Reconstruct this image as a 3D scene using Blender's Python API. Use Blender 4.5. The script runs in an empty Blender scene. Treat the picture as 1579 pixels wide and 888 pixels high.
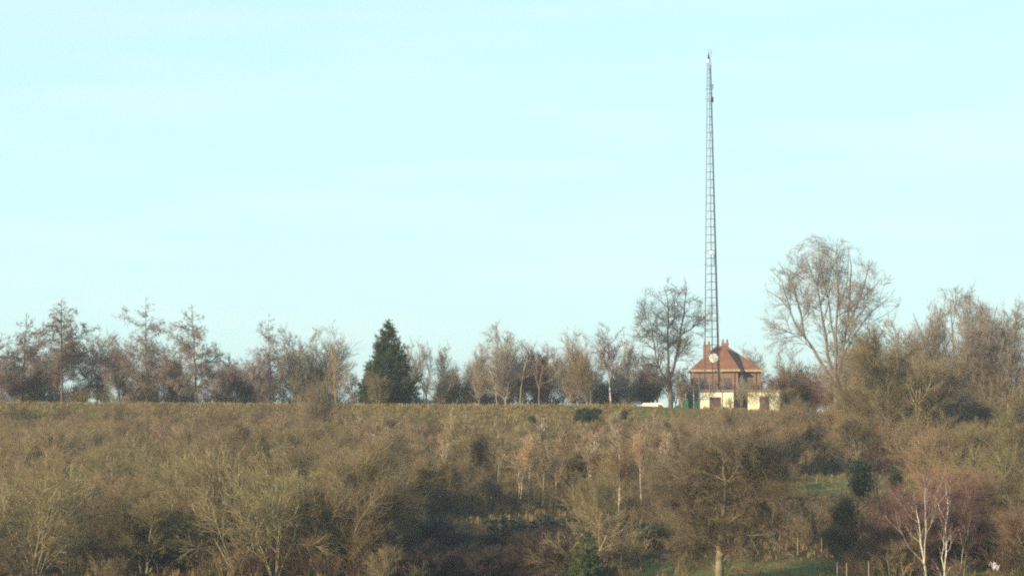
import bpy, math, random
import numpy as np
from mathutils import Vector
R = math.radians
RNG = np.random.default_rng(7)
random.seed(7)
sc = bpy.context.scene
COL = sc.collection

# ---------------------------------------------------------------- camera, sky, sun, exposure
F = 4500.0                      # focal length in photo pixels (1579 wide)
PITCH = math.atan(256.0 / F)    # horizon lies 256 px under the picture's middle
cam = bpy.data.objects.new('camera', bpy.data.cameras.new('camera'))
COL.objects.link(cam)
cam.data.sensor_width = 36.0
cam.data.lens = 36.0 * F / 1579.0
cam.location = (0, 0, 0)
cam.rotation_euler = (R(90) + PITCH, 0, 0)
cam.data.clip_start = 1.0
cam.data.clip_end = 12000.0
sc.camera = cam

HAZE = 0.00019                  # density of the air
SUN_EL, SUN_AZ = 17.0, 47.0     # the sun stands behind the camera's left shoulder
w = bpy.data.worlds.new('World'); sc.world = w; w.use_nodes = True
wn = w.node_tree; bgn = wn.nodes['Background']
sky = wn.nodes.new('ShaderNodeTexSky'); sky.sky_type = 'NISHITA'; sky.sun_disc = False
sky.sun_elevation = R(SUN_EL); sky.sun_rotation = R(180 + SUN_AZ)
sky.air_density = 1.0; sky.dust_density = 0.0; sky.ozone_density = 2.0
gain = wn.nodes.new('ShaderNodeMix'); gain.data_type = 'RGBA'; gain.blend_type = 'MULTIPLY'; gain.inputs[0].default_value = 1.0
gain.inputs[7].default_value = (1.98, 2.64, 2.70, 1)      # the camera's cool white balance
soft = wn.nodes.new('ShaderNodeGamma'); soft.inputs[1].default_value = 0.3   # a bright milky sky without a strong gradient
wn.links.new(sky.outputs[0], soft.inputs[0]); wn.links.new(soft.outputs[0], gain.inputs[6])
tcw = wn.nodes.new('ShaderNodeTexCoord'); mpw = wn.nodes.new('ShaderNodeMapping'); mpw.inputs['Scale'].default_value = (9, 9, 70)
nzw = wn.nodes.new('ShaderNodeTexNoise'); nzw.inputs['Scale'].default_value = 1.0; nzw.inputs['Detail'].default_value = 3   # faint veils of high cloud
crw = wn.nodes.new('ShaderNodeValToRGB'); crw.color_ramp.elements[0].position = .45; crw.color_ramp.elements[1].position = .72
crw.color_ramp.elements[0].color = (.97, 1, 1, 1); crw.color_ramp.elements[1].color = (1.08, 1, 1, 1)
vl = wn.nodes.new('ShaderNodeMix'); vl.data_type = 'RGBA'; vl.blend_type = 'MULTIPLY'; vl.inputs[0].default_value = 1
wn.links.new(tcw.outputs['Generated'], mpw.inputs[0]); wn.links.new(mpw.outputs[0], nzw.inputs[0]); wn.links.new(nzw.outputs[0], crw.inputs[0])
wn.links.new(gain.outputs[2], vl.inputs[6]); wn.links.new(crw.outputs[0], vl.inputs[7]); wn.links.new(vl.outputs[2], bgn.inputs[0]); bgn.inputs[1].default_value = 0.15
sl = bpy.data.lights.new('sun', 'SUN'); sl.energy = 5.0; sl.angle = R(0.5); sl.color = (1.0, 0.775, 0.48)
so = bpy.data.objects.new('sun', sl); COL.objects.link(so)
sdir = Vector((-math.cos(R(SUN_EL)) * math.sin(R(SUN_AZ)), -math.cos(R(SUN_EL)) * math.cos(R(SUN_AZ)), math.sin(R(SUN_EL))))
so.rotation_euler = sdir.to_track_quat('Z', 'Y').to_euler(); so.location = (-60, -60, 60)
sc.view_settings.view_transform = 'Standard'; sc.view_settings.look = 'None'
sc.view_settings.gamma = 1.0; sc.view_settings.use_curve_mapping = False
sc.view_settings.exposure = 0.7
sc.render.engine = 'CYCLES'
sc.cycles.max_bounces = 5; sc.cycles.diffuse_bounces = 3; sc.cycles.glossy_bounces = 2
sc.cycles.volume_bounces = 0; sc.cycles.sample_clamp_direct = 8; sc.cycles.sample_clamp_indirect = 3
sc.cycles.use_denoising = False
sc.cycles.pixel_filter_type = 'BLACKMAN_HARRIS'; sc.cycles.filter_width = 2.1

# ---------------------------------------------------------------- helpers
ca, sa = math.cos(PITCH), math.sin(PITCH)
def at(px, py, Y):
    dx = (px - 789.5) / F; dy = (444.0 - py) / F
    k = Y / (ca - dy * sa)
    return (dx * k, Y, (sa + dy * ca) * k)
def ppm(Y): return F / Y        # photo pixels per metre

def tag(o, label=None, cat=None, group=None, kind=None):
    if label: o['label'] = label
    if cat: o['category'] = cat
    if group: o['group'] = group
    if kind: o['kind'] = kind
    return o

def mesh_np(name, verts, faces, mat=None, smooth=False, fmat=None):
    """verts (N,3), faces (M,k) arrays of one k"""
    me = bpy.data.meshes.new(name)
    verts = np.ascontiguousarray(verts, dtype=np.float32); faces = np.ascontiguousarray(faces, dtype=np.int32)
    k = faces.shape[1]
    me.vertices.add(len(verts)); me.vertices.foreach_set('co', verts.ravel())
    me.loops.add(faces.size); me.loops.foreach_set('vertex_index', faces.ravel())
    me.polygons.add(len(faces)); me.polygons.foreach_set('loop_start', np.arange(len(faces), dtype=np.int32) * k)
    if smooth: me.polygons.foreach_set('use_smooth', np.ones(len(faces), dtype=bool))
    for m in (mat if isinstance(mat, (list, tuple)) else [mat]):
        if m: me.materials.append(m)
    if fmat is not None: me.polygons.foreach_set('material_index', fmat.astype(np.int32))
    me.update(calc_edges=True)
    return me

def link(name, me, parent=None, loc=(0, 0, 0), rotz=0, scale=(1, 1, 1)):
    o = bpy.data.objects.new(name, me); COL.objects.link(o)
    o.location = loc; o.rotation_euler = (0, 0, rotz); o.scale = scale
    if parent: o.parent = parent
    return o

class MB:
    """collects simple solids in one mesh"""
    def __init__(s): s.v = []; s.f = []
    def add(s, vs, fs):
        n = len(s.v); s.v += [tuple(v) for v in vs]; s.f += [tuple(i + n for i in f) for f in fs]; return s
    def box(s, x0, x1, y0, y1, z0, z1):
        return s.add([(x0, y0, z0), (x1, y0, z0), (x1, y1, z0), (x0, y1, z0), (x0, y0, z1), (x1, y0, z1), (x1, y1, z1), (x0, y1, z1)],
                     [(0, 3, 2, 1), (4, 5, 6, 7), (0, 1, 5, 4), (1, 2, 6, 5), (2, 3, 7, 6), (3, 0, 4, 7)])
    def tube(s, p, q, r0, r1=None, k=8):
        r1 = r0 if r1 is None else r1
        p = Vector(p); q = Vector(q); d = (q - p).normalized()
        a = d.orthogonal().normalized(); b = d.cross(a)
        vs = [c + (a * math.cos(t) + b * math.sin(t)) * r for c, r in ((p, r0), (q, r1)) for t in [2 * math.pi * i / k for i in range(k)]]
        fs = [(i, (i + 1) % k, k + (i + 1) % k, k + i) for i in range(k)] + [tuple(range(k))[::-1], tuple(range(k, 2 * k))]
        return s.add(vs, fs)
    def poly(s, vs): return s.add(vs, [tuple(range(len(vs)))])
    def build(s, name, mat, parent=None, loc=(0, 0, 0), rotz=0, smooth=False, bevel=0):
        me = bpy.data.meshes.new(name); me.from_pydata(s.v, [], s.f); me.materials.append(mat); me.update()
        if smooth: me.shade_smooth()
        o = link(name, me, parent, loc, rotz)
        if bevel:
            b = o.modifiers.new('bevel', 'BEVEL'); b.width = bevel; b.segments = 2
        return o
def empty(name, loc, rotz=0):
    o = bpy.data.objects.new(name, None); COL.objects.link(o); o.location = loc; o.rotation_euler = (0, 0, rotz); return o

# ---------------------------------------------------------------- materials
def mat(name, c1, c2=None, rough=0.9, scale=2.0, spec=0.2, rand=0.0, bump=0.0, detail=4, metallic=0.0, huerand=0.0):
    m = bpy.data.materials.new(name); m.use_nodes = True
    nt = m.node_tree; b = nt.nodes['Principled BSDF']
    b.inputs['Roughness'].default_value = rough; b.inputs['Specular IOR Level'].default_value = spec
    b.inputs['Metallic'].default_value = metallic
    c2 = c2 or tuple(min(1, v * 0.7) for v in c1)
    tc = nt.nodes.new('ShaderNodeTexCoord'); nz = nt.nodes.new('ShaderNodeTexNoise')
    nz.inputs['Scale'].default_value = scale; nz.inputs['Detail'].default_value = detail
    nt.links.new(tc.outputs['Object'], nz.inputs['Vector'])
    cr = nt.nodes.new('ShaderNodeValToRGB'); cr.color_ramp.elements[0].position = .35; cr.color_ramp.elements[1].position = .65
    cr.color_ramp.elements[0].color = (*c2, 1); cr.color_ramp.elements[1].color = (*c1, 1)
    nt.links.new(nz.outputs[0], cr.inputs[0]); out = cr.outputs[0]
    if rand or huerand:
        oi = nt.nodes.new('ShaderNodeObjectInfo'); hs = nt.nodes.new('ShaderNodeHueSaturation')
        mr = nt.nodes.new('ShaderNodeMapRange'); mr.inputs['To Min'].default_value = 1 - rand; mr.inputs['To Max'].default_value = 1 + rand
        nt.links.new(oi.outputs['Random'], mr.inputs[0]); nt.links.new(mr.outputs[0], hs.inputs['Value'])
        mu = nt.nodes.new('ShaderNodeMath'); mu.operation = 'MULTIPLY'; mu.inputs[1].default_value = 7.31
        fr = nt.nodes.new('ShaderNodeMath'); fr.operation = 'FRACT'
        mh = nt.nodes.new('ShaderNodeMapRange'); mh.inputs['To Min'].default_value = .5 - huerand; mh.inputs['To Max'].default_value = .5 + huerand
        nt.links.new(oi.outputs['Random'], mu.inputs[0]); nt.links.new(mu.outputs[0], fr.inputs[0]); nt.links.new(fr.outputs[0], mh.inputs[0])
        nt.links.new(mh.outputs[0], hs.inputs['Hue']); nt.links.new(out, hs.inputs['Color']); out = hs.outputs[0]
    nt.links.new(out, b.inputs['Base Color'])
    if bump:
        bp = nt.nodes.new('ShaderNodeBump'); bp.inputs['Strength'].default_value = bump; bp.inputs['Distance'].default_value = .05
        nt.links.new(nz.outputs[0], bp.inputs['Height']); nt.links.new(bp.outputs[0], b.inputs['Normal'])
    return m
M = {
 'bark_grey':  mat('grey_bark', (.30, .26, .185), (.17, .145, .11), scale=1.5, rand=.2),
 'bark_olive': mat('mossy_bark', (.36, .31, .18), (.20, .17, .10), scale=1.0, rand=.2),
 'bark_shade': mat('shade_dark_bark', (.07, .055, .05), (.04, .032, .03), scale=1.2), 'twig_shade': mat('shade_dark_twigs', (.085, .062, .055), (.05, .038, .035), scale=.3),  # near-black bark and twigs: the hollow's shade put into the colour
 'twig_tan': mat('tan_twigs', (.36, .265, .165), (.25, .18, .11), scale=.3, rand=.2), 'twig_dark': mat('dark_grey_twigs', (.19, .16, .14), (.12, .10, .09), scale=.3), 'bark_ash': mat('ash_bark', (.22, .19, .155), (.12, .10, .085), scale=1.2), 'bark_oak': mat('lichen_bark', (.27, .235, .15), (.15, .13, .085), scale=1.2), 'twig_oak': mat('grey_brown_twigs', (.20, .155, .10), (.13, .10, .065), scale=.3),
 'bark_dark':  mat('dark_bark', (.15, .125, .11), (.09, .075, .065), scale=1.2),
 'bark_birch': mat('birch_bark', (.70, .64, .55), (.34, .29, .25), scale=2.6, rand=.1),
 'bark_pale':  mat('pale_bark', (.36, .31, .19), (.22, .19, .12), scale=1.2, rand=.15),
 'twig_brown': mat('brown_twigs', (.275, .205, .12), (.17, .13, .078), scale=.25, rand=.22, huerand=.012),
 'twig_olive': mat('olive_twigs', (.27, .215, .11), (.165, .135, .07), scale=.25, rand=.22, huerand=.012),
 'twig_red':   mat('russet_twigs', (.32, .215, .13), (.21, .145, .09), scale=.25, rand=.2, huerand=.012),
 'twig_purple':mat('plum_twigs', (.22, .115, .10), (.15, .085, .075), scale=.25, rand=.15),
 'twig_orange':mat('orange_twigs', (.50, .335, .20), (.36, .235, .14), scale=.3, rand=.15),
 'twig_grey':  mat('grey_twigs', (.35, .295, .245), (.24, .20, .17), scale=.3, rand=.15),
 'larch_twig': mat('larch_twigs', (.29, .215, .175), (.19, .145, .12), scale=.3, rand=.12),
 'needle':     mat('spruce_needles', (.075, .105, .035), (.035, .055, .02), scale=.6, rand=.15, spec=.3),
 'needle_lt':  mat('young_spruce_needles', (.12, .15, .055), (.06, .085, .035), scale=.9, rand=.15, spec=.3),
 'leaf_dark':  mat('dark_leaves', (.036, .05, .02), (.016, .025, .013), scale=.8, rand=.2, rough=.6, spec=.35),
 'leaf_blue':  mat('broom_leaves', (.035, .075, .035), (.018, .042, .022), scale=.8, rand=.1, rough=.7),
}

# ---------------------------------------------------------------- terrain
YP = [-300, -60, 0, 60, 150, 205, 240, 265, 300, 322, 338, 360, 400, 425, 440, 449, 452, 470, 520, 700, 1500, 4000]
ZP = [0, -1.0, -1.8, -12, -20, -14.6, -10.0, -7.8, -5.7, -4.3, -3.2, -2.0, 0.4, 2.9, 5.5, 7.3, 7.5, 7.5, 7.5, 3, -12, -30]
def snoise(x, y, s, seed):
    r = np.random.default_rng(seed); z = 0
    for i in range(5):
        a = r.uniform(0, 2 * math.pi); f = s * (1.6 ** i) * r.uniform(.8, 1.2)
        z = z + np.sin((x * math.cos(a) + y * math.sin(a)) * f + r.uniform(0, 6)) / (1.5 ** i)
    return z / 2.2
def gz(x, Y):
    x = np.asarray(x, float); Y = np.asarray(Y, float)
    z = np.interp(Y, YP, ZP)
    px = x / np.maximum(Y, 50) * F + 789.5
    yr = np.interp(px, [0, 300, 600, 1000, 1040, 1100, 1200, 1400, 1700], [622, 624, 626, 626, 628, 630, 635, 639, 640])
    z = z - (yr - 625) * .1 * np.clip((Y - 400) / 50, 0, 1) * np.clip((900 - Y) / 300, 0, 1)
    z = z - 3.6 * np.exp(-((x + 3.5) / 8.5) ** 2 - ((Y - 258) / 15) ** 2)
    z = z - 1.45 * np.exp(-((x - 22.6) / 5.5) ** 2 - ((Y - 466) / 4.2) ** 2)      # dip where the van stands
    amp = np.clip((Y - 180) / 60, .2, 1) * np.where(Y > 440, .12, 1) * np.where(Y > 600, 6, 1)
    z = z + snoise(x, Y, .05, 3) * .35 * amp + snoise(x, Y, .35, 4) * .10 * np.where(Y > 445, .5, 1)
    return z
def g(x, Y): return float(gz(x, Y))

xs = np.unique(np.concatenate([np.linspace(-3500, -160, 24), np.linspace(-160, -75, 40), np.arange(-75, 75, .8), np.linspace(75, 160, 40), np.linspace(160, 3500, 24)]))
ys = np.unique(np.concatenate([np.linspace(-300, 200, 60), np.arange(200, 500, .9), np.linspace(500, 800, 50), np.linspace(800, 4000, 30)]))
X, Yg = np.meshgrid(xs, ys); Z = gz(X, Yg)
vv = np.stack([X, Yg, Z], -1).reshape(-1, 3); nx, ny = len(xs), len(ys)
ii = (np.arange(ny - 1)[:, None] * nx + np.arange(nx - 1)[None]).ravel()
ff = np.stack([ii, ii + 1, ii + nx + 1, ii + nx], 1)
def ground_mat():
    m = bpy.data.materials.new('rough_grass_ground'); m.use_nodes = True
    nt = m.node_tree; b = nt.nodes['Principled BSDF']; b.inputs['Roughness'].default_value = 1; b.inputs['Specular IOR Level'].default_value = .05
    tc = nt.nodes.new('ShaderNodeTexCoord')
    def noise(s, d=5):
        n = nt.nodes.new('ShaderNodeTexNoise'); n.inputs['Scale'].default_value = s; n.inputs['Detail'].default_value = d
        nt.links.new(tc.outputs['Object'], n.inputs['Vector']); return n
    def ramp(n, p0, c0, p1, c1):
        r = nt.nodes.new('ShaderNodeValToRGB'); r.color_ramp.elements[0].position = p0; r.color_ramp.elements[1].position = p1
        r.color_ramp.elements[0].color = (*c0, 1); r.color_ramp.elements[1].color = (*c1, 1); nt.links.new(n.outputs[0], r.inputs[0]); return r
    grass = ramp(noise(.9), .3, (.075, .080, .026), .7, (.15, .14, .05))
    dry = ramp(noise(1.3), .3, (.11, .08, .036), .7, (.22, .16, .07))
    fac = ramp(noise(.09, 3), .42, (0, 0, 0), .58, (1, 1, 1))
    mx = nt.nodes.new('ShaderNodeMix'); mx.data_type = 'RGBA'
    nt.links.new(fac.outputs[0], mx.inputs[0]); nt.links.new(grass.outputs[0], mx.inputs[6]); nt.links.new(dry.outputs[0], mx.inputs[7])
    lit = ramp(noise(.8), .3, (.030, .022, .015), .7, (.085, .060, .036))
    av = nt.nodes.new('ShaderNodeAttribute'); av.attribute_name = 'cover'; m2 = nt.nodes.new('ShaderNodeMix'); m2.data_type = 'RGBA'
    nt.links.new(av.outputs['Fac'], m2.inputs[0]); nt.links.new(lit.outputs[0], m2.inputs[6]); nt.links.new(mx.outputs[2], m2.inputs[7])
    lw = ramp(noise(1.6), .3, (.095, .095, .032), .7, (.17, .16, .06))
    a3 = nt.nodes.new('ShaderNodeAttribute'); a3.attribute_name = 'lawn'; m3 = nt.nodes.new('ShaderNodeMix'); m3.data_type = 'RGBA'
    nt.links.new(a3.outputs['Fac'], m3.inputs[0]); nt.links.new(m2.outputs[2], m3.inputs[6]); nt.links.new(lw.outputs[0], m3.inputs[7])
    nt.links.new(m3.outputs[2], b.inputs['Base Color'])
    bp = nt.nodes.new('ShaderNodeBump'); bp.inputs['Strength'].default_value = .8; bp.inputs['Distance'].default_value = .3
    nt.links.new(noise(2.5).outputs[0], bp.inputs['Height']); nt.links.new(bp.outputs[0], b.inputs['Normal'])
    return m
gme = mesh_np('ground', vv, ff, ground_mat(), True)
def cover(x, Y):
    z = gz(x, Y); Ys = np.maximum(Y, 50); px = x / Ys * F + 789.5; py = 700 - z / Ys * F
    sm = lambda a, b, v: np.clip((v - a) / (b - a), 0, 1)
    c = sm(412, 428, Y + snoise(x, Y, .2, 8) * 6)
    c = np.maximum(c, sm(1205, 1225, px) * sm(1410, 1390, px) * sm(318, 324, Y) * sm(346, 340, Y))
    c = np.maximum(c, sm(960, 990, px) * sm(253, 249, Y + snoise(x, Y, .3, 9) * 2)); c = np.maximum(c, (Y < 225) * 1.)
    return c
def lawn(x, Y):
    z = gz(x, Y); Ys = np.maximum(Y, 50); px = x / Ys * F + 789.5
    sm = lambda a, b, v: np.clip((v - a) / (b - a), 0, 1)
    return np.maximum(sm(1205, 1225, px) * sm(1410, 1390, px) * sm(316, 322, Y) * sm(348, 342, Y), (sm(960, 990, px) * sm(254, 250, Y)))
al_ = gme.attributes.new('lawn', 'FLOAT', 'POINT'); al_.data.foreach_set('value', lawn(vv[:, 0], vv[:, 1]).astype(np.float32))
at_ = gme.attributes.new('cover', 'FLOAT', 'POINT'); at_.data.foreach_set('value', cover(vv[:, 0], vv[:, 1]).astype(np.float32))
tag(link('ground', gme), kind='structure')

# ---------------------------------------------------------------- branching generator (vectorised)
def unit(v): return v / np.maximum(np.linalg.norm(v, axis=-1, keepdims=True), 1e-9)
def tubes(P, Rr, k):
    """P (B,n,3) polylines, Rr (B,n) radii -> verts, quads"""
    B, n, _ = P.shape
    T = np.empty_like(P); T[:, 1:-1] = P[:, 2:] - P[:, :-2] if n > 2 else T[:, 1:-1]
    T[:, 0] = P[:, 1] - P[:, 0]; T[:, -1] = P[:, -1] - P[:, -2]; T = unit(T)
    ref = np.where(np.abs(T[:, :1, 2:3]) > .9, np.array([[[1., 0, 0]]]), np.array([[[0, 0, 1.]]]))
    A = unit(np.cross(T, np.broadcast_to(ref, T.shape))); Bv = np.cross(T, A)
    th = np.arange(k) * 2 * math.pi / k
    V = P[:, :, None] + Rr[:, :, None, None] * (A[:, :, None] * np.cos(th)[None, None, :, None] + Bv[:, :, None] * np.sin(th)[None, None, :, None])
    idx = np.arange(B * n * k).reshape(B, n, k)
    a = idx[:, :-1]; b = np.roll(a, -1, 2); d = idx[:, 1:]; c = np.roll(d, -1, 2)
    return V.reshape(-1, 3), np.stack([a, b, c, d], -1).reshape(-1, 4)
def join(parts):
    vs, fs, n = [], [], 0
    for v, f in parts: vs.append(v); fs.append(f + n); n += len(v)
    return np.concatenate(vs), np.concatenate(fs)
def children(lv, rg, num, tr, ang, lr, n, trop=0., wig=.1, rr=.6, rend=.012, rmin=.014, shape=None, flat=0., lsd=.25, hang=0., absl=None, hull=None):
    """num children on each branch of lv=(P,R,L); returns the new level"""
    P, Rr, L = lv; B, pn, _ = P.shape
    cnt = np.maximum(1, (num * (L / L.mean()) ** .8 + rg.uniform(-.5, .5, B)).round().astype(int)) if num > 1 else np.ones(B, int)
    i = np.repeat(np.arange(B), cnt); C = len(i)
    t = rg.uniform(tr[0], tr[1], C)
    s = t * (pn - 1); j = np.minimum(s.astype(int), pn - 2); f = (s - j)[:, None]
    pos = P[i, j] * (1 - f) + P[i, j + 1] * f; T = unit(P[i, j + 1] - P[i, j])
    rad = Rr[i, j] * (1 - f[:, 0]) + Rr[i, j + 1] * f[:, 0]
    rv = rg.normal(size=(C, 3)); rv[:, 2] *= (1 - flat)
    pr = unit(rv - (rv * T).sum(1, keepdims=True) * T)
    if flat: pr[:, 2] *= (1 - flat); pr = unit(pr)
    a = np.radians(rg.normal(ang[0], ang[1], C))[:, None]
    d = unit(np.cos(a) * T + np.sin(a) * pr)
    d[:, 2] -= hang; d = unit(d)
    ln = (absl if absl else L[i] * lr) * np.exp(rg.normal(0, lsd, C)) * (shape(t) if shape else 1)
    Q = np.empty((C, n, 3)); Q[:, 0] = pos; step = (ln / (n - 1))[:, None]
    for q in range(1, n):
        Q[:, q] = Q[:, q - 1] + d * step
        d = d + rg.normal(0, wig, (C, 3)); d[:, 2] += trop; d = unit(d)
    if hull is not None:           # the crown's outer surface, a rounded dome
        c_, r_ = np.array(hull[0]), np.array(hull[1]); e = (((Q[:, -1] - c_) / r_) ** 2).sum(1); keep = e < rg.normal(1.0, .05, C)
        if keep.sum() > 4: Q, ln, rad, C = Q[keep], ln[keep], rad[keep], int(keep.sum())
    r0 = np.maximum(np.minimum(rad * rr, np.maximum(ln * .02, rmin)), rmin)
    r1 = np.minimum(r0, rend)
    Rn = r0[:, None] + (r1 - r0)[:, None] * np.linspace(0, 1, n)[None]
    return Q, Rn, ln
def polystems(lines, n=8, rg=RNG, wig=.01):
    """lines: [(points (m,3), r0, r1)] -> level"""
    Ps, Rs, Ls = [], [], []
    for pts, r0, r1 in lines:
        pts = np.asarray(pts, float); seg = np.linalg.norm(np.diff(pts, axis=0), axis=1); s = np.concatenate([[0], np.cumsum(seg)]); L = s[-1]
        q = np.linspace(0, L, n); P = np.stack([np.interp(q, s, pts[:, c]) for c in range(3)], 1)
        P[1:-1] += rg.normal(0, wig * L, (n - 2, 3)); Ps.append(P); Rs.append(np.linspace(r0, r1, n)); Ls.append(L)
    return np.stack(Ps), np.stack(Rs), np.array(Ls)
def stems(rg, H, k, spread, r0, n=8, trop=.05, wig=.05, lenv=.1, base=.3):
    lines = []
    for i in range(k):
        a = rg.uniform(0, 2 * math.pi) if k < 3 else 2 * math.pi * (i + rg.uniform(-.3, .3)) / k
        el = R(spread) * (0 if k == 1 else rg.uniform(.5, 1.2)) + (R(rg.uniform(0, 4)) if k == 1 else 0)
        d = np.array([math.cos(a) * math.sin(el), math.sin(a) * math.sin(el), math.cos(el)])
        p = np.array([math.cos(a), math.sin(a), 0]) * (base if k > 1 else 0); pts = [p]; L = H * rg.uniform(1 - lenv, 1 + lenv)
        for q in range(n - 1):
            p = p + d * L / (n - 1); pts.append(p); d = d + rg.normal(0, wig, 3); d[2] += trop; d = d / np.linalg.norm(d)
        lines.append((pts, r0 * rg.uniform(.8, 1.1), .02))
    for l in lines: l[0][0] = l[0][0] - np.array([0, 0, .35])
    return polystems(lines, n, rg, .004)
def proto(name, levels, ks, ntrunk, barkm, twigm, smooth=True):
    """levels -> trunk mesh and crown mesh"""
    T = [tubes(l[0], l[1], k) for l, k in zip(levels[:ntrunk], ks)]
    Cc = [tubes(l[0], l[1], k) for l, k in zip(levels[ntrunk:], ks[ntrunk:])]
    tv, tf = join(T); cv, cf = join(Cc)
    H = np.percentile(cv[:, 2], 99.8)
    return dict(name=name, H=H, W=np.percentile(np.abs(cv[:, 0]), 98) * 2, trunk=mesh_np(name + '_trunk', tv, tf, barkm, True), crown=mesh_np(name + '_crown', cv, cf, twigm, False))
def plant(p, kind, x, Y, h, wsc=1.0, rz=None, label=None, cat='tree', group=None, tilt=0, z=None, parts=('trunk', 'crown')):
    s = h / p['H']; o = empty(kind, (x, Y, g(x, Y) if z is None else z)); o.rotation_euler = (0, R(tilt), random.uniform(0, 6.28) if rz is None else rz)
    o.scale = (s * wsc, s * wsc, s)
    a = link(parts[0], p['trunk'], o); b = link(parts[1], p['crown'], o)
    return tag(o, label, cat, group)
def plant_px(p, kind, px, topy, Y, wsc=1.0, **k):
    x, _, zt = at(px, topy, Y); zb = g(x, Y)
    return plant(p, kind, x, Y, zt - zb, wsc, **k)

# --- prototypes
P = {}
def dome(name, seed, H=10, k=3, spread=28, limbs=14, brs=9, tws=8, fine=5, bark='bark_grey', twig='twig_brown', la=40, trop=.10, lr=.42, low=.15, r0=.16, tw=.0105, shp=None, b2=.016):
    rg = np.random.default_rng(seed)
    l0 = stems(rg, H * .9, k, spread, r0)
    l1 = children(l0, rg, limbs, (low, .97), (la, 11), lr, 6, trop, .06, .6, .022, shape=shp or (lambda t: 1.15 - .65 * t))
    l2 = children(l1, rg, brs, (.15, 1), (36, 11), .44, 4, trop * .9, .08, .6, b2, rmin=b2 * 1.1, shape=lambda t: 1.1 - .5 * t)
    l3 = children(l2, rg, tws, (.1, 1), (32, 11), .5, 3, trop * .9, .09, .7, tw * .9, rmin=tw)
    l4 = children(l3, rg, fine, (.1, 1), (30, 12), .6, 2, .02, 0, .8, tw * .6, rmin=tw * .8)
    P[name] = proto(name, [l0, l1, l2, l3, l4], [7, 5, 4, 3, 3], 3, M[bark], M[twig])
dome('d1', 11, k=4, spread=24, la=33, trop=.15, bark='bark_grey', twig='twig_brown')
dome('d2', 12, k=5, spread=24, la=35, trop=.13, bark='bark_olive', twig='twig_olive')
dome('d3', 13, k=3, spread=17, la=32, trop=.16, bark='bark_grey', twig='twig_red')
dome('d4', 14, k=6, spread=32, trop=.12, bark='bark_olive', twig='twig_brown', low=.1)
dome('d5', 15, k=2, spread=16, bark='bark_grey', twig='twig_olive', la=35)
dome('d6', 18, k=3, spread=14, limbs=15, brs=8, tws=6, fine=4, la=30, trop=.16, bark='bark_olive', twig='twig_brown')
dome('d7', 19, k=4, spread=28, limbs=11, brs=7, tws=5, fine=3, la=44, trop=.02, lr=.5, bark='bark_pale', twig='twig_brown', b2=.024)
dome('dk', 20, H=4, k=7, spread=34, limbs=9, brs=7, tws=6, fine=4, la=40, trop=.06, r0=.05, bark='bark_shade', twig='twig_shade')  # low shrub whose dark colour stands in for shade in the hollow
dome('open', 16, H=11, k=5, spread=36, limbs=10, brs=7, tws=5, fine=3, bark='bark_pale', twig='twig_olive', la=34, trop=.06, r0=.085, lr=.5, b2=.024)
dome('open2', 17, H=11, k=6, spread=30, limbs=9, brs=7, tws=5, fine=3, bark='bark_olive', twig='twig_olive', la=38, trop=.04, r0=.08, lr=.5, b2=.024)
dome('up1', 21, H=13, k=1, tws=6, fine=3, tw=.0135, spread=0, limbs=38, la=34, lr=.40, low=.06, r0=.2, twig='twig_grey', trop=.14)
dome('up2', 22, H=13, k=3, tws=6, fine=3, tw=.0135, spread=12, limbs=17, la=30, lr=.36, low=.06, r0=.15, twig='twig_brown', trop=.15)
dome('up3', 23, H=13, k=2, spread=9, limbs=18, brs=7, tws=5, fine=3, la=30, lr=.34, low=.15, r0=.15, bark='bark_pale', twig='twig_grey', trop=.12, tw=.0135)
dome('upr', 24, H=12, k=4, spread=18, limbs=16, la=32, lr=.36, low=.06, r0=.13, twig='twig_purple', trop=.13)
def birch(name, seed, twig, H=11, k=1, r0=.15, limbs=30, cone=False):
    rg = np.random.default_rng(seed)
    l0 = stems(rg, H * .97, k, 7, r0, 9, .03, .02)
    l1 = children(l0, rg, limbs, (.42, .98), (36, 8), .26, 5, .05, .06, .45, .014, shape=(lambda t: 1.5 - 1.3 * t) if cone else (lambda t: 1.3 - .9 * t))
    l2 = children(l1, rg, 9, (.15, 1), (36, 12), .4, 3, -.02, .1, .6, .012)
    l3 = children(l2, rg, 7, (.1, 1), (34, 14), .55, 3, -.1, .12, .8, .009, rmin=.011)
    P[name] = proto(name, [l0, l1, l2, l3], [7, 4, 3, 3], 1, M['bark_birch'], M[twig])
birch('b1', 31, 'twig_orange'); birch('b2', 32, 'twig_red', k=2); birch('b3', 33, 'twig_purple', limbs=24); birch('cone', 34, 'twig_orange', H=8, cone=True, limbs=44, r0=.07)
dome('slim', 26, H=9, k=1, spread=0, limbs=20, brs=6, tws=5, fine=3, la=27, lr=.26, low=.3, r0=.085, bark='bark_pale', twig='twig_tan', trop=.14, tw=.012)
dome('slim2', 27, H=9, k=2, spread=7, limbs=13, brs=6, tws=5, fine=3, la=25, lr=.27, low=.35, r0=.075, bark='bark_birch', twig='twig_tan', trop=.14, tw=.012)
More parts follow.
